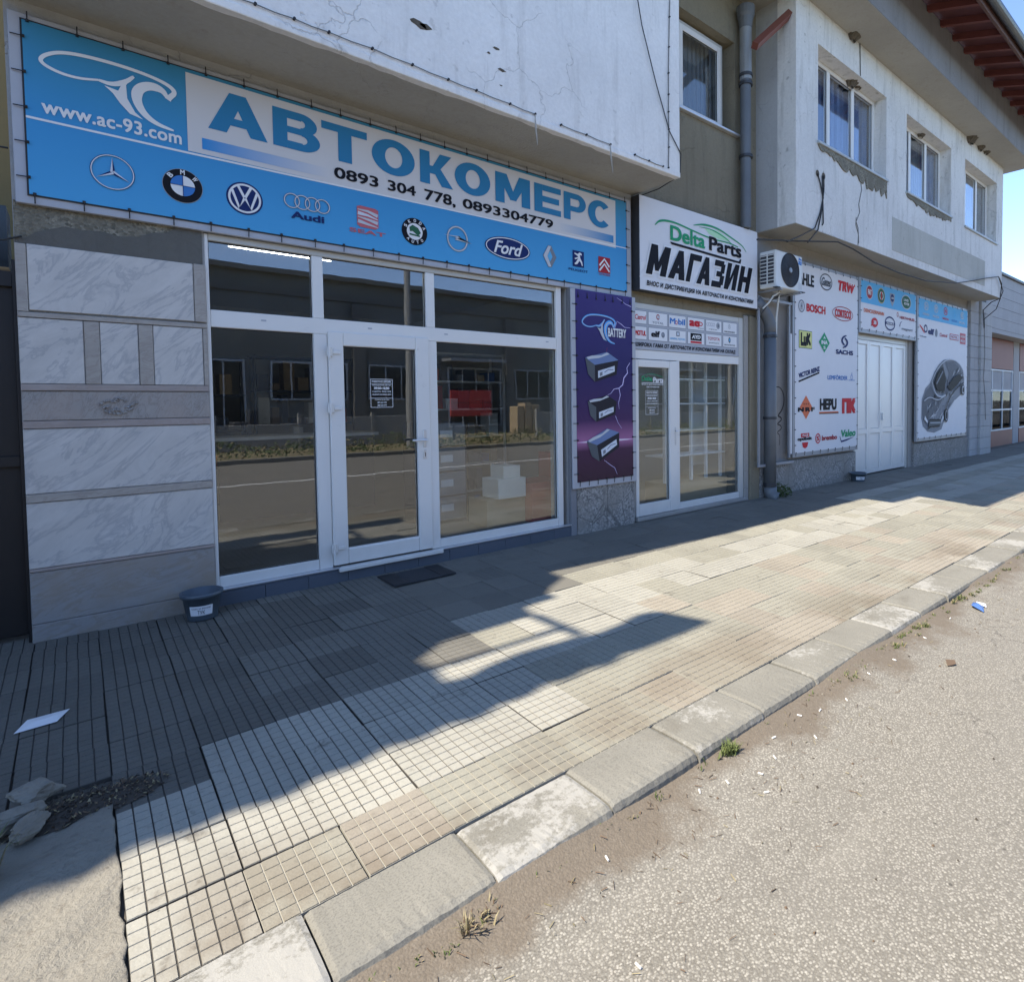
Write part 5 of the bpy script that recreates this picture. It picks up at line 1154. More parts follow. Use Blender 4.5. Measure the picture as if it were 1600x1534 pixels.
Bp = poster('emblem_poster', 'blue and white poster of emblems above the white garage door', 10.80, 2.77, 13.34, 3.66, 8, 3)
ties(Bp, 10.80, 2.77, 13.34, 3.66, -.104, 9, 4, .04, .003)
p = PA(); p.rect(10.80, 3.255, 13.34, 3.66, 'sky', 1); p.out('blue_field', Bp)
p = PA(); p.disc(11.14, 3.47, .145, .135, 'lgrey', 2); p.disc(11.14, 3.47, .12, .115, 'darkred', 3); p.text('FIAT', 11.06, 3.42, 11.22, 3.52, 'white', .05, l=4); p.out('logo', Bp)
p = PA(); p.disc(11.65, 3.46, .165, .15, 'gold', 2); p.disc(11.65, 3.46, .145, .13, 'dgreen', 3); p.ring(11.65, 3.46, .085, .08, .02, 'white', 4); p.rect(11.63, 3.38, 11.67, 3.54, 'red', 5); p.out('logo', Bp)
p = PA(); p.poly([(12.04, 3.56), (12.27, 3.56), (12.26, 3.42), (12.155, 3.30), (12.05, 3.42)], 'grey', 2); p.disc(12.155, 3.47, .08, .075, 'navy', 3); p.text('LANCIA', 12.09, 3.45, 12.22, 3.49, 'white', .03, l=4); p.out('logo', Bp)
p = PA(); p.disc(12.84, 3.46, .25, .15, 'lgrey', 2); p.disc(12.84, 3.46, .22, .13, 'dgreen', 3); p.text('LAND', 12.70, 3.475, 12.94, 3.525, 'white', .03, .1, l=4); p.text('ROVER', 12.72, 3.40, 12.98, 3.45, 'white', .03, .1, l=4); p.out('logo', Bp)
p = PA(); p.text('DENCKERMANN', 10.91, 3.085, 11.78, 3.155, 'orange', .03, l=2); p.out('logo', Bp)
p = PA(); p.disc(11.37, 2.925, .14, .09, 'red', 2); p.poly([(11.2, 2.85), (11.36, 2.87), (11.30, 2.96)], 'red', 3); p.text('3B', 11.31, 2.89, 11.43, 2.96, 'white', .04, l=4); p.out('logo', Bp)
p = PA(); p.ring(12.06, 2.96, .24, .14, .030, 'navy', 2); p.rect(11.84, 2.935, 12.28, 2.985, 'navy', 3); p.text('ASHIKA', 11.88, 2.942, 12.24, 2.976, 'white', .03, l=4); p.out('logo', Bp)
p = PA(); p.ring(12.42, 3.17, .045, .045, .014, 'darkred', 2); p.text('HERTH+BUSS', 12.52, 3.10, 13.28, 3.155, 'darkred', .03, l=2); p.out('logo', Bp)
p = PA(); p.stroke([(12.52, 2.94), (12.56, 3.02), (12.64, 3.05)], [.03, .006], 'navy', 2); p.text('magneti', 12.62, 2.865, 13.18, 2.93, 'midgrey', .02, .1, l=2); p.out('logo', Bp)

Cp = poster('car_poster', 'white poster with a grey see-through car under a blue strip, right of the garage door', 13.50, .61, 16.60, 3.63, 9, 12)
ties(Cp, 13.50, .61, 16.60, 3.63, -.104, 10, 12, .04, .003)
p = PA(); p.rect(13.50, 3.215, 16.60, 3.63, 'sky', 1); p.out('blue_field', Cp)
for x, ink, nm in ((13.92, 'lgrey', 'HONDA'), (14.50, 'lgrey', 'MAZDA'), (15.10, 'red', 'NISSAN'), (15.68, 'cyan', 'SUZUKI'), (16.22, 'lgrey', 'KIA')):
    p = PA(); p.ring(x, 3.49, .13, .09, .018, ink, 2); p.text(nm[0], x - .06, 3.44, x + .06, 3.54, ink, .03, l=2); p.text(nm, x - .19, 3.29, x + .19, 3.34, ink if ink != 'cyan' else 'bmwblue', .02, l=2); p.out('logo', Cp)
p = PA(); p.stroke([(13.56, 3.06), (13.72, 2.98), (13.84, 2.90)], [.02, .05, .02], 'red', 2); p.ring(13.90, 3.0, .10, .09, .035, 'navy', 2); p.text('TotalEnergies', 13.56, 2.80, 13.94, 2.84, 'midgrey', .02, l=2); p.out('logo', Cp)
p = PA(); p.text('elf', 14.04, 2.89, 14.40, 3.02, 'navy', .06, l=2); p.disc(14.53, 2.95, .075, .09, 'midgrey', 2); p.out('logo', Cp)
p = PA(); p.text('Castrol', 14.74, 2.89, 15.22, 2.97, 'seatred', .03, .1, l=2); p.out('logo', Cp)
p = PA(); p.rect(15.38, 2.86, 15.98, 3.0, 'seatred', 2); p.rect(15.41, 2.88, 15.95, 2.98, 'offwhite', 3); p.text('MOTUL', 15.46, 2.90, 15.90, 2.96, 'seatred', .03, l=4); p.out('logo', Cp)
p = PA(); p.rect(16.08, 2.80, 16.48, 3.06, 'seatred', 2); p.text('LIQUI', 16.12, 2.95, 16.44, 3.01, 'white', .03, l=3); p.text('MOLY', 16.12, 2.84, 16.44, 2.90, 'white', .03, l=3); p.out('logo', Cp)
# ghost car picture
p = PA(); p.poly([(13.72, 1.46), (13.70, 1.05), (13.80, .86), (14.07, .74), (14.45, .70), (14.90, .76), (15.05, .92), (15.24, 1.15), (15.70, 1.40), (16.05, 1.52), (16.38, 1.62), (16.42, 1.95), (16.32, 2.16), (16.10, 2.29), (15.75, 2.38), (15.40, 2.40), (15.0, 2.36), (14.70, 2.24), (14.45, 2.08), (14.20, 1.82), (13.92, 1.70)], 'ghost', 2)
p.poly([(13.76, 1.40), (13.75, 1.10), (14.0, 1.0), (14.5, 1.10), (15.0, 1.50), (14.55, 1.50), (14.22, 1.76), (13.95, 1.64)], 'ghostdark', 3)
p.poly([(14.28, 1.82), (14.50, 1.60), (15.05, 1.58), (15.15, 1.95), (14.92, 2.28), (14.55, 2.10)], 'dgrey', 4); p.poly([(15.1, 1.60), (15.35, 2.05), (15.1, 2.32), (15.6, 2.34), (16.1, 2.20), (16.30, 2.0), (15.8, 1.72)], 'ghostdark', 4)
random.seed(9)
for i in range(110):
    a = random.random(); b_ = random.uniform(-1, 1); x = 13.95 + 2.25 * a + b_ * .22; z = .95 + 1.15 * a - b_ * .30 * (1 - abs(a - .5) * .9); L = random.uniform(.06, .34); an = random.gauss(.85, .5)
    p.stroke([(x - L / 2 * math.cos(an), z - L * .3 * math.sin(an)), (x + L * .1, z), (x + L / 2 * math.cos(an), z + L * .3 * math.sin(an))], [.004, random.uniform(.008, .035), .004], random.choice(['lgrey', 'dgrey', 'white', 'grey', 'black', 'dgrey', 'midgrey', 'black']), 5)
p.poly([(15.20, 1.75), (15.62, 1.98), (15.98, 2.06), (16.24, 1.98), (15.95, 1.84), (15.45, 1.64)], 'black', 7); p.poly([(14.40, 1.83), (14.55, 1.66), (15.02, 1.63), (15.10, 1.93), (14.90, 2.20), (14.60, 2.06)], 'black', 7); p.stroke([(14.5, 1.8), (14.9, 2.1)], .05, 'midgrey', 8)
p.poly([(14.10, .84), (14.72, .83), (14.80, 1.00), (14.12, 1.02)], 'black', 7); p.stroke([(14.14, .93), (14.76, .92)], .02, 'lgrey', 9); p.stroke([(13.78, 1.42), (14.1, 1.52), (14.6, 1.42), (14.98, 1.52)], .02, 'lgrey', 8, smooth=2); p.stroke([(15.0, 1.0), (15.22, 1.42), (15.75, 1.70), (16.3, 1.86)], .03, 'black', 8, smooth=2)
p.stroke([(15.05, .95), (15.3, 1.22), (15.7, 1.44)], .025, 'lgrey', 8); p.poly([(14.05, .86), (14.75, .86), (14.80, .96), (14.1, .98)], 'dgrey', 8); p.poly([(13.8, 1.02), (13.98, .93), (14.0, .97), (13.84, 1.10)], 'white', 8); p.poly([(14.82, .90), (14.98, 1.02), (14.94, 1.10), (14.80, .98)], 'lgrey', 8)
p.disc(15.14, 1.08, .12, .16, 'black', 8); p.ring(15.14, 1.08, .085, .12, .03, 'grey', 9); p.disc(16.26, 1.68, .12, .13, 'black', 8); p.ring(16.26, 1.68, .09, .10, .03, 'lgrey', 9)
p.stroke([(14.22, 1.84), (14.45, 1.56), (14.75, 1.50), (15.08, 1.55)], .03, 'lgrey', 9, smooth=2); p.stroke([(14.2, 1.84), (14.5, 2.12), (15.0, 2.36), (15.6, 2.40), (16.1, 2.28), (16.4, 2.0)], .02, 'lgrey', 9, smooth=2); p.out('car_picture', Cp)

# steel frame in front of the pier, left of the tall poster
sf = MB(); s = .02; yf = -.13
for a in ((7.47, yf, .47, 7.51, yf + .03, 3.0), (7.511, yf, 2.945, 8.46, yf + .03, 2.985), (7.511, yf, .47, 8.46, yf + .03, .51), (8.30, yf - .004, .56, 8.335, yf + .03, 2.94), (8.40, yf - .006, .60, 8.445, yf + .03, 3.0)): sf.box(*a, 'steel_grey', b=.003)
tag(sf.build('steel_frame'), 'bare grey steel frame around the drainpipe below the air conditioner', 'frame')
wb = MB().box(8.345, yf, .62, 8.385, yf + .025, 2.5, 'paper_white'); tag(wb.build('batten'), 'thin white upright batten between the steel frame and the tall white poster', 'batten')

# ------------------------------------------------------------------ air conditioner
ac = thing('air_conditioner', 'white outdoor air conditioner unit with dark round fan grille on brackets', 'air conditioner')
m = MB(); x0, x1, yf, yb, z0, z1 = 7.45, 8.165, -.43, -.16, 3.075, 3.60
m.box(x0, yf, z0, x1, yb, z1, 'ac_white', b=.012); m.build('casing', ac)
m = MB(); cxx, czz, rr = 7.82, 3.355, .235
m.lathe([(rr + .012, -.002), (rr + .006, -.012), (rr, -.004), (rr - .01, .0), (.001, .0)], (cxx, yf - .0005, czz), 'ac_dark', 48, 'y'); m.build('fan_recess', ac)
m = MB()
for k in range(9): r = .05 + k * .0225; m.lathe([(r, -.012), (r + .003, -.015), (r + .006, -.012), (r + .003, -.009), (r, -.012)], (cxx, yf, czz), 'ac_dark', 40, 'y')
for k in range(24): a = k * math.pi / 12; m.tube([(cxx + .04 * math.cos(a), yf - .012, czz + .04 * math.sin(a)), (cxx + rr * math.cos(a + .25), yf - .010, czz + rr * math.sin(a + .25))], .0022, 'ac_dark', 4)
m.build('fan_grille', ac)
MB().lathe([(.001, -.022), (.034, -.020), (.040, -.012), (.040, -.006)], (cxx, yf, czz), 'ac_hub', 24, 'y').build('fan_hub', ac)
for k in range(3):
    a = k * 2.094 + .4; m = MB(); m.add([(cxx + .04 * math.cos(a), yf - .003, czz + .04 * math.sin(a)), (cxx + .2 * math.cos(a - .3), yf - .003, czz + .2 * math.sin(a - .3)), (cxx + .215 * math.cos(a + .35), yf - .007, czz + .215 * math.sin(a + .35)), (cxx + .05 * math.cos(a + .9), yf - .005, czz + .05 * math.sin(a + .9))], [(0, 1, 2, 3)], 'steel_dark'); m.build('fan_blade', ac)
m = MB(); m.box(x0 - .0025, yf + .035, z0 + .05, x0 - .0005, yb - .015, z1 - .05, 'ac_dark'); m.build('vent_recess', ac)
for k in range(9): box('vent_slat', ac, x0 - .012, yf + .03, z0 + .045 + k * .051, x0 - .003, yb - .01, z0 + .058 + k * .051, 'ac_white', b=.002)
box('vent_slat', ac, x0 - .013, -.30, z0 + .04, x0 - .0028, -.285, z1 - .04, 'ac_white')
p = Print(yf - .0005, .0008); p.poly([(8.05, 3.475), (8.14, 3.465), (8.145, 3.555), (8.06, 3.575)], 'bmwblue', 1); p.text('INVERTER', 8.065, 3.52, 8.135, 3.54, 'white', .02, l=2); p.ring(8.10, 3.495, .014, .014, .004, 'white', 2); p.out('sticker', ac)
p = Print(yf - .0005, .0008); [p.rect(8.05, 3.11 + .014 * k, 8.15, 3.116 + .014 * k, 'lgrey', 1) for k in range(7)]; p.out('side_vents', ac)
for x in (7.54, 8.06): box('bracket', ac, x - .02, -.47, 3.035, x + .02, .0, 3.06, 'steel_grey', b=.002)
m = MB(); m.box(7.42, -.47, 3.061, 7.50, -.40, 3.074, 'ac_dark'); m.box(8.1, -.47, 3.061, 8.18, -.40, 3.074, 'ac_dark'); m.build('foot', ac)
hs = MB(); hs.tube([(7.75, -.30, 3.07), (7.78, -.27, 2.99), (7.80, -.22, 2.7), (7.82, -.2, 2.4), (7.83, -.18, 2.36)], .014, 'cable_white', 7); hs.tube([(7.76, -.3, 3.05), (7.62, -.28, 2.98), (7.55, -.25, 2.88), (7.50, -.18, 2.8)], .012, 'cable_white', 7); hs.tube([(7.78, -.3, 3.06), (7.70, -.3, 2.96), (7.6, -.25, 2.92), (7.5, -.15, 2.72)], .006, 'cable_black', 6)
hs.build('hose', ac)

# ------------------------------------------------------------------ drainpipes
dp = thing('drainpipe', 'grey drainpipe running down the corner between the olive wall and the white upper floor', 'drainpipe')
MB().tube([(7.16, -.13, 5.95), (7.16, -.13, 6.70)], .085, 'pipe_zinc', 16).build('pipe', dp)
MB().tube([(7.16, -.13, 6.66), (7.16, -.13, 6.80), (7.16, -.13, 6.84), (7.16, -.13, 6.95)], [.088, .105, .125, .13], 'pipe_grey', 16).build('hopper', dp)
MB().tube([(7.155, -.13, 3.905), (7.155, -.13, 5.96)], .075, 'pipe_grey', 16).build('pipe', dp)
for z in (5.9, 6.02, 4.9): MB().tube([(7.16, -.13, z - .02), (7.16, -.13, z + .02)], .097, 'steel_dark', 16).build('collar', dp)
MB().tube([(7.27, -.10, 3.9), (7.27, -.10, 5.92)], .018, 'pipe_lightgrey', 8).build('side_pipe', dp)
dp2 = thing('drainpipe', 'dark grey drainpipe beside the second shop door reaching the pavement', 'drainpipe')
MB().tube([(7.46, -.09, 2.92), (7.56, -.10, 2.86), (7.70, -.13, 2.70), (7.745, -.145, 2.60), (7.745, -.145, 2.45)], .088, 'pipe_grey', 16).build('elbow', dp2, True)
MB().tube([(7.745, -.145, .10), (7.745, -.145, 2.47)], .092, 'pipe_grey', 18).build('pipe', dp2, True)
MB().tube([(7.745, -.145, .16), (7.75, -.15, .06), (7.78, -.20, .0), (7.80, -.25, -.01)], .10, 'pipe_grey', 16).build('outlet', dp2, True)
for z in (2.42, 1.2, .2): MB().tube([(7.745, -.145, z - .02), (7.745, -.145, z + .02)], .104, 'steel_dark', 18).build('collar', dp2)
rp = MB(); rp.tube([(6.83, -.50, 6.14), (7.92, -.55, 7.14)], .062, 'red_paint', 4); tag(rp.build('red_beam'), 'slanting red-brown metal strut under the eave beside the drainpipe', 'strut')

# ------------------------------------------------------------------ cables on the upper walls
def onwall(pts): return pts
cb = MB(); pts = []
random.seed(2)
def wy(u, v, Y):   # picture point -> point on the wall plane y = Y (used only to read off places measured on the photograph)
    d = R.transposed() @ Vector(((u - PX) / F, (v - PY) / F, 1)); s = (Y + 5.086) / d.y; return (d.x * s, Y, 1.45 + d.z * s)
z2 = lambda x, y: (480 + x / 2.95, y / 2.95)
row = [(310 + 30 * i, 2 + 10.2 * i) for i in range(0)]
A1 = [z2(*q) for q in ((-420, -50), (-240, 20), (-60, 88), (100, 150), (300, 225), (485, 300), (650, 368), (780, 418), (935, 480), (1050, 527))]
A2 = [z2(*q) for q in ((1170, 577), (1287, 622), (1397, 667))]; A3 = [z2(*q) for q in ((1510, 714), (1575, 742), (1640, 768))]
rows = [[wy(*q, -.745) for q in A1], [wy(*q, -.745) for q in A2], [wy(*q, -.745) for q in A3]]
ep = thing('edge_cable', 'thin cable with black clips along the lower edge of the white upper floor', 'cable')
for i, rw in enumerate(rows):
    q = []
    for a, b in zip(rw, rw[1:]): q += [a, tuple((a[k] + b[k]) / 2 - (.006 if k == 2 else 0) for k in range(3))]
    q.append(rw[-1]); MB().tube(q, .0038, 'cable_grey', 5).build('cable', ep)
    for a in rw: MB().tube([(a[0], -.736, a[2]), (a[0], -.757, a[2])], .009, 'black_rubber', 8).build('clip', ep)
z3 = lambda x, y: (960 + x / 4.794, y / 4.794)
vc = [wy(*z3(*q), -.745) for q in ((415, 0), (412, 130), (408, 355), (405, 550), (406, 710), (405, 840), (408, 970), (408, 1105), (405, 1258))]
MB().tube(vc, .006, 'cable_grey', 5).build('cable', ep)
for a in vc[1:]: MB().tube([(a[0], -.736, a[2]), (a[0], -.757, a[2])], .008, 'black_rubber', 8).build('clip', ep)
dw = MB(); dw.tube([wy(990, -40, -.77), wy(1003, 40, -.765), wy(1025, 130, -.757), wy(1046, 205, -.75), (5.05, -.745, 4.18), (5.05, -.73, 3.95), (5.06, -.4, 3.9), (5.06, -.05, 3.9)], .006, 'cable_black', 5); tag(dw.build('hanging_wire'), 'thin black wire hanging diagonally down the corner of the white upper floor', 'wire')
for i, q in enumerate(((1050, 527, 668), (1397, 667, 798))):
    a = wy(*z2(q[0], q[1]), -.752); b_ = wy(*z2(q[0] + 12, q[2]), -.752); mm = MB(); mm.tube([a, (a[0], a[1] - .01, (a[2] + b_[2]) / 2), b_], [.003, .008, .002], 'soffit_plaster', 6); tag(mm.build('plaster_drip'), ['white drip of sealant hanging from the lower edge cable, left one', 'white drip of sealant hanging from the lower edge cable, near the corner'][i], 'drip')
# holes and chips in the white box
random.seed(4)
for (u, v, r) in ((655, 38, .05), (665, 42, .035), (775, 76, .022), (784, 110, .026), (764, 83, .014), (783, 134, .012)):
    a = wy(u, v, -.737); n = 9; P2 = [(a[0] + r * 1.5 * (.6 + .6 * random.random()) * math.cos(2 * math.pi * k / n), -.7368, a[2] + r * .6 * (.6 + .6 * random.random()) * math.sin(2 * math.pi * k / n)) for k in range(n)]
    MB().add(P2, [tuple(range(n))], 'mud').build('plaster_chip', B1)
# cables on the corner building
z4 = lambda x, y: (1220 + x / 4.037, y / 4.037); z8 = lambda x, y: (1160 + x / 3.486, 340 + y / 3.486)
kc = thing('cable_bundle', 'loose black cables sagging from two holes under the first upper window', 'cable')
for k, pts in enumerate([[(232, 1095), (250, 1160), (268, 1250), (250, 1340), (215, 1440), (120, 1490), (40, 1525)], [(272, 1110), (272, 1200), (258, 1330), (235, 1450), (170, 1530)], [(262, 1110), (266, 1290), (268, 1410), (262, 1420)]]):
    MB().tube([wy(*z4(*q), -.665) for q in pts], .010, 'cable_black', 6).build('cable', kc)
for q in ((232, 1095), (270, 1112)): a = wy(*z4(*q), -.655); MB().lathe([(.05, 0), (.045, .0035), (.001, .004)], (a[0], -.656, a[2]), 'mud', 12, 'y').build('hole', kc)
lc = MB(); pts = [(80, 120), (280, 128), (520, 133), (600, 170), (720, 245), (850, 300), (1000, 345), (1160, 358), (1250, 345), (1330, 330), (1395, 322)]
L1 = [wy(*z8(*q), -.70 if q[0] > 500 else -.62) for q in pts]; lc.tube(L1, .012, 'cable_black', 6)
a = wy(*z8(1395, 322), -.70); lc.tube([a, wy(*z8(1412, 360), -.70), wy(*z8(1405, 440), -.66), (17.40, -.4, 3.90), (17.6, -.17, 3.75), (17.7, -.17, 3.3)], .012, 'cable_black', 6); lc.tube([a, wy(*z8(1420, 400), -.72), (17.45, -.5, 3.72), (17.62, -.17, 3.50)], .010, 'cable_black', 6)
tag(lc.build('cable'), 'long black cable sagging along the lower edge of the corner building', 'cable')
sc = MB(); sc.tube([wy(*z4(500, -40), -.66), wy(*z4(500, 250), -.66), wy(*z4(503, 480), -.66)], .008, 'cable_grey', 5); tag(sc.build('cable'), 'thin straight wire running down to the first upper window', 'cable')
sc = MB(); pts = [(505, 1150), (510, 1200), (492, 1290), (498, 1340), (475, 1400), (488, 1440), (492, 1534)]; sc.tube([wy(*z4(*q), -.656) for q in pts], .006, 'cable_grey', 5); sc.tube([wy(*z8(*q), -.656) for q in ((620, 0), (618, 40), (632, 90), (630, 150))], .006, 'cable_grey', 5); tag(sc.build('cable'), 'thin wavy wire hanging under the broken sill of the first upper window', 'cable')
gc = MB(); gc.tube([(17.75, -.17, 3.7), (17.72, -.17, 3.2), (17.78, -.17, 2.6), (17.7, -.17, 2.0), (17.85, -.17, 1.5), (17.9, -.17, .9)], .008, 'cable_grey', 5); tag(gc.build('cable'), 'thin grey cable running down the block pier at the far corner', 'cable')

# swallow nests
def nest(u, v, Y, sx, lab, under=True):
    sx *= 1.3
    a = wy(u, v, Y); random.seed(int(u)); mb = MB(); vs = []; fs = []; n, m_ = 14, 6
    for j in range(m_ + 1):
        t = j / m_; r = sx * math.cos(t * 1.35) ** .7; z = -sx * 1.05 * t
        for k in range(n):
            an = math.pi * k / (n - 1); q = 1 + random.uniform(-.12, .12); vs.append((a[0] + r * q * math.cos(an), Y - r * q * .9 * math.sin(an), a[2] + z + random.uniform(-.01, .01)))
    for j in range(m_):
        for k in range(n - 1): i = j * n + k; fs.append((i, i + n, i + n + 1, i + 1))
    fs.append(tuple(range(n))); mb.add(vs, fs, 'mud'); o = mb.build('swallow_nest'); tag(o, lab, 'bird nest', 'swallow nests under the eave and windows')
for (x, y, Y, s, lab) in ((448, 188, -.652, .14, 'mud swallow nest under the eave above the first upper window'), (435, 478, -.44, .15, 'larger mud nest in the head of the first upper window'), (478, 510, -.45, .11, 'smaller mud nest stuck to the mullion of the first upper window'), (875, 815, -.45, .13, 'mud nest at the head of the second upper window'), (1040, 940, -.44, .11, 'mud nest in the right corner of the second upper window'),
                          (1190, 845, -.652, .17, 'single mud nest under the eave left of the pair'), (1252, 895, -.652, .15, 'left mud nest of the touching pair under the eave'), (1288, 920, -.652, .15, 'right mud nest of the touching pair under the eave'), (1325, 1178, -.44, .11, 'mud nest in the corner of the third upper window')):
    nest(*z4(x, y), Y, s, lab)

# graffiti scribble on the wall beside the drainpipe
gf = Print(-.0005, .001); gf.Y = -.001
pts = [(175, 925), (200, 920), (222, 950), (228, 1000), (215, 1050), (190, 1080), (205, 1085), (216, 1100), (185, 1125), (208, 1130), (214, 1150), (185, 1170), (205, 1185), (200, 1240)]
q = [wy(*z8(*a), 0) for a in pts]; gf.l = 1; MATS['print_ink2'] = MATS['graffiti_ink']
gf.stroke([(a[0], a[2]) for a in q], [.012, .028, .02, .01], 'ink2', smooth=2); gf.Y = 0; gf.out('graffiti', B3)

# ------------------------------------------------------------------ small things on the pavement
def bucket(x, y, r0, r1, h, lab, txt, ang):
    t = thing('bucket', lab, 'bucket'); z = gz(y)
    MB().lathe([(.001, .0), (r0, .0), (r0 + .002, .006), (r1 - .006, h - .03), (r1 + .008, h - .028), (r1 + .010, h - .002), (r1 + .004, h), (r1 - .003, h - .002), (r0 - .004, .012), (.001, .010)], (x, y, z + .001), 'bucket_plastic', 40).build('body', t, True)
    mb = MB(); n = 16; vs = []; fs = []
    def R_(t_): return r0 + (r1 - .006 - r0) * t_ + .0035
    for k in range(n + 1):
        a = ang + (k / n - .5) * 1.35
        for t_ in (.22, .58): vs.append((x + R_(t_) * math.cos(a), y + R_(t_) * math.sin(a), z + t_ * h))
    for k in range(n): fs.append((2 * k, 2 * k + 2, 2 * k + 3, 2 * k + 1))
    mb.add(vs, fs, 'paper_white'); mb.build('label', t)
    for s_, t0, t1, wd_, bo in (txt, ('САМО ЗА ФАСОВЕ', .46, .52, 1.1, 0)):
        gv, gf_ = glyphs(s_, bo); ax = min(v[0] for v in gv); bx = max(v[0] for v in gv); az = min(v[1] for v in gv); bz = max(v[1] for v in gv); vs = []
        for v in gv:
            a = ang + ((v[0] - ax) / (bx - ax) - .5) * wd_; tt = t0 + (v[1] - az) / (bz - az) * (t1 - t0); r = R_(tt) + .0012; vs.append((x + r * math.cos(a), y + r * math.sin(a), z + tt * h))
        m_ = MB(); m_.add(vs, gf_, 'print_black'); m_.build('label_text', t)
    return t
bucket(.60, -.205, .088, .118, .185, 'dark blue plastic bucket with white label at the foot of the marble pier', ('ТУК', .26, .42, .42, 0), -1.75)
bucket(10.47, -.22, .11, .14, .155, 'small dark bucket standing by the left jamb of the garage door', ('ТУК', .26, .42, .4, 0), -2.3)
mt = MB(); z = gz(-.3) + .006
mt.box(1.84, -.485, z, 2.385, -.125, z + .008, 'mat_rubber', b=.002)
for a in ((1.845, 1.97), (2.255, 2.38)): mt.box(a[0], -.48, z + .0085, a[1], -.13, z + .012, 'black_rubber', b=.001)
tag(mt.build('door_mat'), 'thin dark rubber mat on the tiles in front of the glass door', 'mat')
pp = MB(); z = gz(-1.28) + .006; pp.add([(-.265, -1.335, z), (-.12, -1.335, z + .004), (-.075, -1.205, z), (-.225, -1.225, z + .006), (-.19, -1.28, z + .012), (-.11, -1.27, z + .012)], [(0, 1, 5, 4), (4, 5, 2, 3), (0, 4, 3), (1, 2, 5)], 'paper_white'); tag(pp.build('paper_scrap'), 'folded white paper scrap on the dark tiles at the left', 'paper')
def rock(x, y, z, sx, sy, sz, rot, seed, lab):
    random.seed(seed); bm = bmesh.new(); bmesh.ops.create_icosphere(bm, subdivisions=4, radius=1)
    cuts = [(Vector((random.uniform(-1, 1), random.uniform(-1, 1), random.uniform(-.6, 1))).normalized(), random.uniform(.55, .8)) for _ in range(11)]
    for v in bm.verts:
        for nn, dd in cuts:
            e = v.co.dot(nn) - dd
            if e > 0: v.co -= nn * e
        v.co *= 1 + .13 * mnoise.noise(v.co * 2.6) + .09 * mnoise.noise(v.co * 7) + .05 * mnoise.noise(v.co * 17)
    mb = MB(); mb.add([v.co for v in bm.verts], [tuple(v.index for v in f.verts) for f in bm.faces], 'stone_pale'); bm.free()
    o = mb.build('stone'); o.location = (x, y, z); o.scale = (sx, sy, sz); o.rotation_euler = (.1, .15, rot); tag(o, lab, 'stone', 'loose stones at the pavement corner')
rock(-.175, -2.03, .02, .10, .065, .045, .3, 1, 'topmost pale stone of the three at the left edge')
rock(-.215, -2.15, .0, .11, .065, .042, .9, 2, 'middle broken pale stone at the left edge')
rock(-.165, -2.22, -.012, .12, .04, .04, 1.1, 3, 'lowest flat pale stone at the left edge')
sm = MB(); random.seed(8); n = 22; c = (-.02, -2.16); P3 = [(c[0] - .02 + (.22 + .05 * random.random()) * math.cos(2 * math.pi * k / n), c[1] + (.085 + .03 * random.random()) * math.sin(2 * math.pi * k / n)) for k in range(n)]
sm.add([(a, b_, gz(b_) + .001) for a, b_ in P3] + [(c[0], c[1], gz(c[1]) + .028)], [(k, (k + 1) % n, n) for k in range(n)], 'soil')
for k in range(900):
    a = random.random() * 6.28; r_1 = random.random() ** .6; x = -.03 + .26 * r_1 * math.cos(a); y = -2.15 + .12 * r_1 * math.sin(a); s_1 = random.uniform(.003, .012); z = gz(y) + .006 + .026 * (1 - r_1); e = Vector((random.uniform(-1, 1), random.uniform(-1, 1), random.uniform(-.5, .8))).normalized() * s_1; f4 = e.cross(Vector((0, .3, 1))).normalized() * s_1 * .5; p0 = Vector((x, y, z))
    sm.add([p0 - e, p0 + f4, p0 + e, p0 - f4], [(0, 1, 2, 3)], random.choice(['soil', 'twig', 'soil', 'grass_dry', 'soil']))
sm.add([(0, 0, -1), (0, .001, -1), (.001, 0, -1)], [(0, 1, 2)], 'soil'); tag(sm.build('soil_heap'), 'dark soil heap beside the pale stones', 'soil', kind='stuff')

def blades(name, spots, label, cat, kind=None, mats=('grass_green', 'grass_dry'), seed=1, group=None):
    random.seed(seed); mb = MB()
    for (x, y, z, r, h, n) in spots:
        for k in range(n):
            a = random.random() * 6.28; rr = r * random.random(); px, py = x + rr * math.cos(a), y + rr * math.sin(a) * .6; b_ = random.random() * 6.28; w = .0022 + .0018 * random.random(); hh = h * random.uniform(.4, 1.1); le = hh * random.uniform(.2, .95)
            dx, dy = math.cos(b_), math.sin(b_); u, v = -dy * w, dx * w
            mb.add([(px - u, py - v, z), (px + u, py + v, z), (px + dx * le * .45 + u * .7, py + dy * le * .45 + v * .7, z + hh * .65), (px + dx * le * .45 - u * .7, py + dy * le * .45 - v * .7, z + hh * .65), (px + dx * le, py + dy * le, z + hh * .85)], [(0, 1, 2, 3), (3, 2, 4)], random.choice(mats))
    o = mb.build(name); return tag(o, label, cat, group, kind)
blades('grass_tuft', [(-.30, -2.42, -.05, .06, .15, 170)], 'dry yellow grass tuft at the left edge by the stones', 'grass', mats=('grass_dry', 'grass_dry', 'grass_green'))
blades('grass_tuft', [(.86, -3.55, -.112, .07, .045, 70), (.80, -3.56, -.112, .02, .09, 14)], 'sprawling dry grass tuft at the kerb nearest the camera', 'grass', mats=('grass_dry', 'twig', 'grass_dry'), seed=3)
blades('grass_tuft', [(2.12, -3.53, -.11, .05, .05, 140)], 'small green grass tuft at the kerb beside the worn white stone', 'grass', mats=('grass_green',), seed=4)
random.seed(31); sp = []
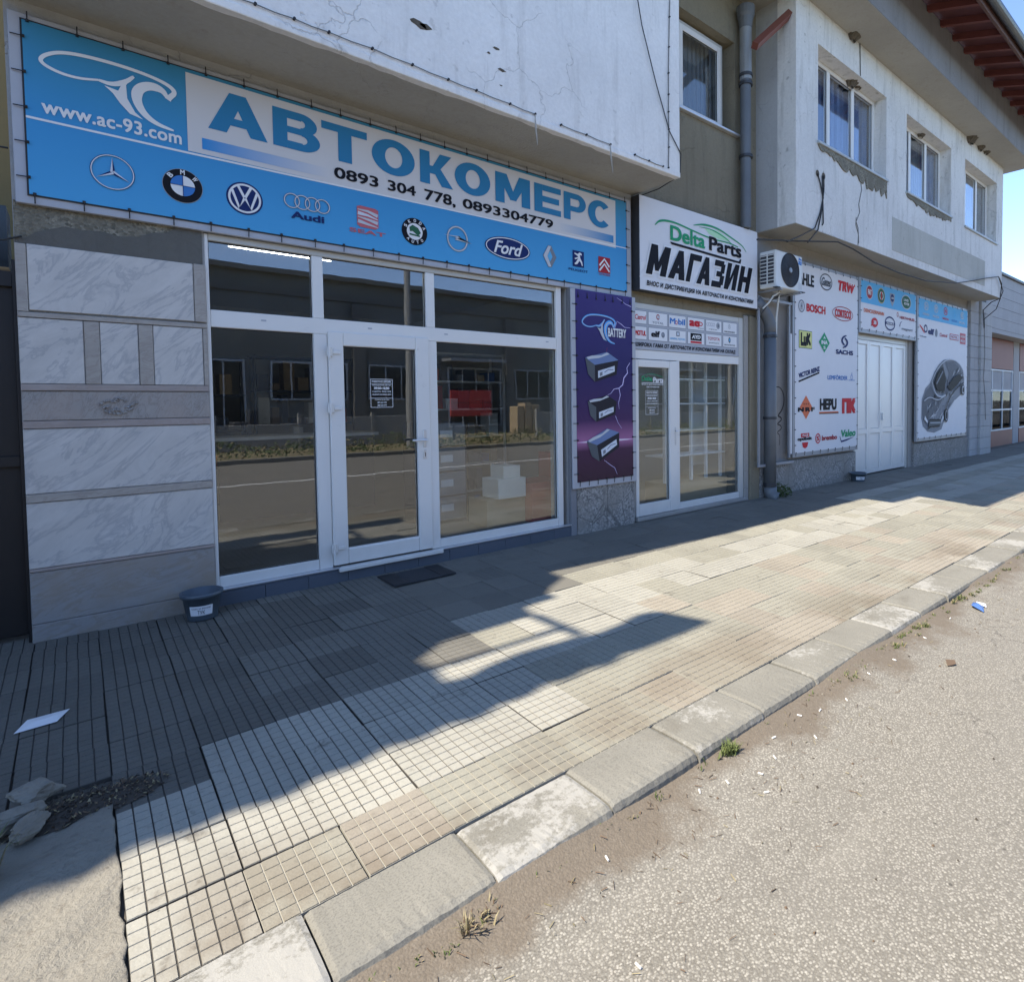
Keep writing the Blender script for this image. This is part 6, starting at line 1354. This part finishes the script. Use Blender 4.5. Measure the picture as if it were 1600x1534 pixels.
for k in range(420):
    x = random.uniform(.3, 16) if k > 90 else random.uniform(.4, 4)
    d = .25 + .45 * (math.sin(x * 1.9) * .5 + .5) + (1.3 if x > 3 else 0)
    if random.random() < d * .6: sp.append((x, -3.515 - random.random() ** 2 * .07, -.108, .03, random.uniform(.012, .036), int(9 * d)))
blades('kerb_grass', sp, 'sparse low grass growing in the gutter along the kerb', 'grass', 'stuff', ('grass_green', 'grass_green', 'grass_dry'), 5)
def leafy(x, y, z, r, h, n, lab, name='weed', seed=1):
    random.seed(seed); t = thing(name, lab, 'weed'); st_ = MB(); lf = MB()
    for k in range(7):
        a = k * .9; tx, ty = x + r * .7 * math.cos(a), y + r * .5 * math.sin(a); st_.tube([(x, y, z), ((x + tx) / 2, (y + ty) / 2, z + h * .6), (tx, ty, z + h * (.6 + .4 * random.random()))], .003, 'hedge_green', 4)
    st_.build('stem', t)
    for k in range(n):
        a = random.random() * 6.28; rr = r * math.sqrt(random.random()); p0 = Vector((x + rr * math.cos(a), y + rr * .7 * math.sin(a), z + h * random.random() * (1.1 - rr / r * .6))); q = Vector((random.uniform(-1, 1), random.uniform(-1, 1), random.uniform(-.2, 1))).normalized(); e = q.orthogonal().normalized(); s = random.uniform(.012, .026); f2 = q.cross(e)
        lf.add([p0 - e * s, p0 + f2 * s * .5, p0 + e * s, p0 - f2 * s * .5], [(0, 1, 2, 3)], random.choice(['hedge_green', 'grass_green', 'hedge_green']))
    lf.build('leaves', t)
leafy(7.98, -.17, 0, .22, .22, 420, 'low green weed at the foot of the dark grey drainpipe')
# debris in the gutter
random.seed(12); tw = MB()
for k in range(300):
    x = random.uniform(.3, 9) if k > 110 else random.uniform(.5, 3); y = -3.53 - random.random() ** 1.6 * .55; a = random.random() * 6.28; L = random.uniform(.008, .035); z = rz(x, y) + .004
    tw.tube([(x, y, z), (x + L * math.cos(a), y + L * math.sin(a), z + .002)], random.uniform(.0008, .0018), random.choice(['twig', 'grass_dry', 'twig']), 3)
for k in range(160):
    x = random.uniform(.3, 8); y = -3.53 - random.random() ** 1.3 * .9; z = rz(x, y) + .002; s = random.uniform(.003, .008); a = random.random() * 3
    tw.add([(x + s * math.cos(a), y + s * math.sin(a), z), (x - s * math.sin(a), y + s * math.cos(a), z), (x - s * math.cos(a), y - s * math.sin(a), z), (x, y, z + s)], [(0, 1, 3), (1, 2, 3), (2, 0, 3)], random.choice(['stone_pale', 'twig', 'stone_pale', 'soil']))
tag(tw.build('gutter_litter'), 'twigs, straw and grit lying in the gutter along the kerb', 'litter', kind='stuff')
bt = MB(); bt.tube([(-.011, 0, 0), (.011, 0, 0)], .0036, 'butt_white', 8); b0 = bt.build('cigarette_butt'); tag(b0, 'white cigarette butt lying in the dusty gutter by the kerb', 'cigarette butt', 'cigarette butts in the gutter')
spots = [(1.82, -3.60), (1.95, -3.64), (2.10, -3.70), (2.24, -3.68), (2.36, -3.60), (2.52, -3.72), (1.30, -3.62), (1.12, -3.95), (2.75, -3.62), (2.95, -3.66), (3.3, -3.62), (3.6, -3.64), (2.02, -3.78), (2.62, -3.58), (4.1, -3.63), (4.6, -3.62)]
for i, (x, y) in enumerate(spots):
    o = b0 if i == 0 else b0.copy()
    if i: COL.objects.link(o)
    o.location = (x, y, rz(x, y) + .005); o.rotation_euler = (0, .05, random.random() * 3)
cg = MB(); cg.add([(4.93, -3.74, -.118), (5.06, -3.70, -.118), (5.10, -3.62, -.112), (4.98, -3.64, -.10), (5.0, -3.68, -.08)], [(0, 1, 4), (1, 2, 4), (2, 3, 4), (3, 0, 4)], 'carton_blue'); cg.add([(5.06, -3.72, -.119), (5.15, -3.69, -.119), (5.13, -3.63, -.11), (5.05, -3.66, -.10)], [(0, 1, 2, 3)], 'paper_white'); tag(cg.build('crushed_packet'), 'crushed blue and white packet on the road near the kerb', 'litter')
lf = MB(); lf.add([(3.78, -3.87, -.12), (3.83, -3.90, -.115), (3.90, -3.87, -.12), (3.85, -3.835, -.112)], [(0, 1, 2, 3)], 'twig'); tag(lf.build('dry_leaf'), 'dry brown leaf lying on the road', 'leaf')

# ------------------------------------------------------------------ inside the left shop
for i, (x0, x1, y) in enumerate(((1.10, 2.06, 1.5),)):
    t = thing('tube_lamp', 'lit white tube lamp seen through the top left pane', 'lamp')
    MB().box(x0, y - .03, 3.0, x1, y + .03, 3.04, 'shelf_white').build('housing', t); MB().tube([(x0 + .02, y, 2.985), (x1 - .02, y, 2.985)], .016, 'tube_light', 8).build('tube', t)
def rack(x0, y0, x1, y1, h, n, name, lab, mat, axis='x', goods=True, seed=1, zb=.10):
    random.seed(seed); t = thing(name, lab, 'shelves')
    for x in (x0, x1 - .03):
        for y in (y0, y1 - .03): box('upright', t, x, y, zb, x + .03, y + .03, zb + h, mat)
    for k in range(n):
        z = zb + .08 + (h - .12) * k / (n - 1); box('shelf', t, x0 + .031, y0 + .002, z, x1 - .031, y1 - .002, z + .025, mat)
    if goods:
        g_ = MB()
        for k in range(n - 1):
            z = zb + .106 + (h - .12) * k / (n - 1); x = x0 + .06
            while x < x1 - .2:
                w = random.uniform(.07, .2); hh = random.uniform(.08, (h - .12) / (n - 1) - .06); g_.box(x, y0 + .05, z, x + w, y1 - .1, z + hh, random.choice(['carton', 'carton_white', 'carton_blue', 'shelf_dark', 'shelf_dark', 'carton_red', 'steel_grey', 'shelf_white'])); x += w + random.uniform(.01, .08)
        g_.build('goods', t)['kind'] = 'stuff'
    return t
rack(.0, 3.9, 1.7, 4.3, 2.0, 5, 'stock_rack', 'dark stock rack at the back of the left shop behind the left pane', 'shelf_dark', seed=3)
rack(1.9, 4.6, 3.3, 5.0, 2.1, 5, 'stock_rack', 'dark stock rack at the back of the left shop behind the glass door', 'shelf_dark', seed=4)
rack(3.6, 2.6, 4.85, 3.0, 2.1, 6, 'display_rack', 'pale display rack with goods behind the right pane', 'shelf_white', seed=5)
ctr = thing('shop_counter', 'dark shop counter inside the left shop', 'counter'); box('front', ctr, 1.2, 3.0, .1, 3.0, 3.06, 1.05, 'shelf_dark'); box('top', ctr, 1.15, 2.95, 1.051, 3.05, 3.6, 1.09, 'shelf_white')
for i, (a, lab) in enumerate((((3.30, .55, .10, 3.80, .95, .40, 'carton'), 'open brown carton on the floor behind the right pane'), ((3.42, .50, .401, 3.78, .85, .62, 'carton_white'), 'white box on top of the brown carton'), ((3.805, .42, .10, 4.3, .9, .55, 'carton_red'), 'red storage box behind the right pane'), ((3.50, .52, .621, 3.72, .80, .76, 'carton_white'), 'small white box on top of the stack behind the right pane'), ((4.31, .45, .10, 4.75, 1.0, .85, 'carton_red'), 'tall red box at the right end behind the right pane'))):
    tag(MB().box(*a, b=.004).build('box'), lab, 'box')
cab = thing('drawer_cabinet', 'grey drawer cabinet with four white labels behind the right pane', 'cabinet'); box('body', cab, 2.86, 1.1, .1, 3.36, 1.7, 1.25, 'shelf_dark')
for k in range(4):
    box('drawer', cab, 2.88, 1.085, .14 + k * .28, 3.34, 1.099, .40 + k * .28, 'steel_grey', b=.003); box('drawer_label', cab, 3.03, 1.078, .24 + k * .28, 3.18, 1.0845, .32 + k * .28, 'tag_white')
# inside the second shop
sh = thing('glass_display', 'empty white display shelves behind the second shop window', 'shelves')
for x in (5.9, 6.45, 6.78, 7.12): box('upright', sh, x, .30, .06, x + .035, .34, 2.1, 'shelf_white')
for k, z in enumerate((.70, 1.05, 1.42, 1.76)): box('shelf', sh, 5.88, .27, z, 7.2, .65, z + .018, 'shelf_white')
box('back_panel', sh, 6.9, .66, .5, 7.2, .68, 2.1, 'shelf_white'); box('base', sh, 5.88, .25, .06, 7.2, .66, .35, 'carton')
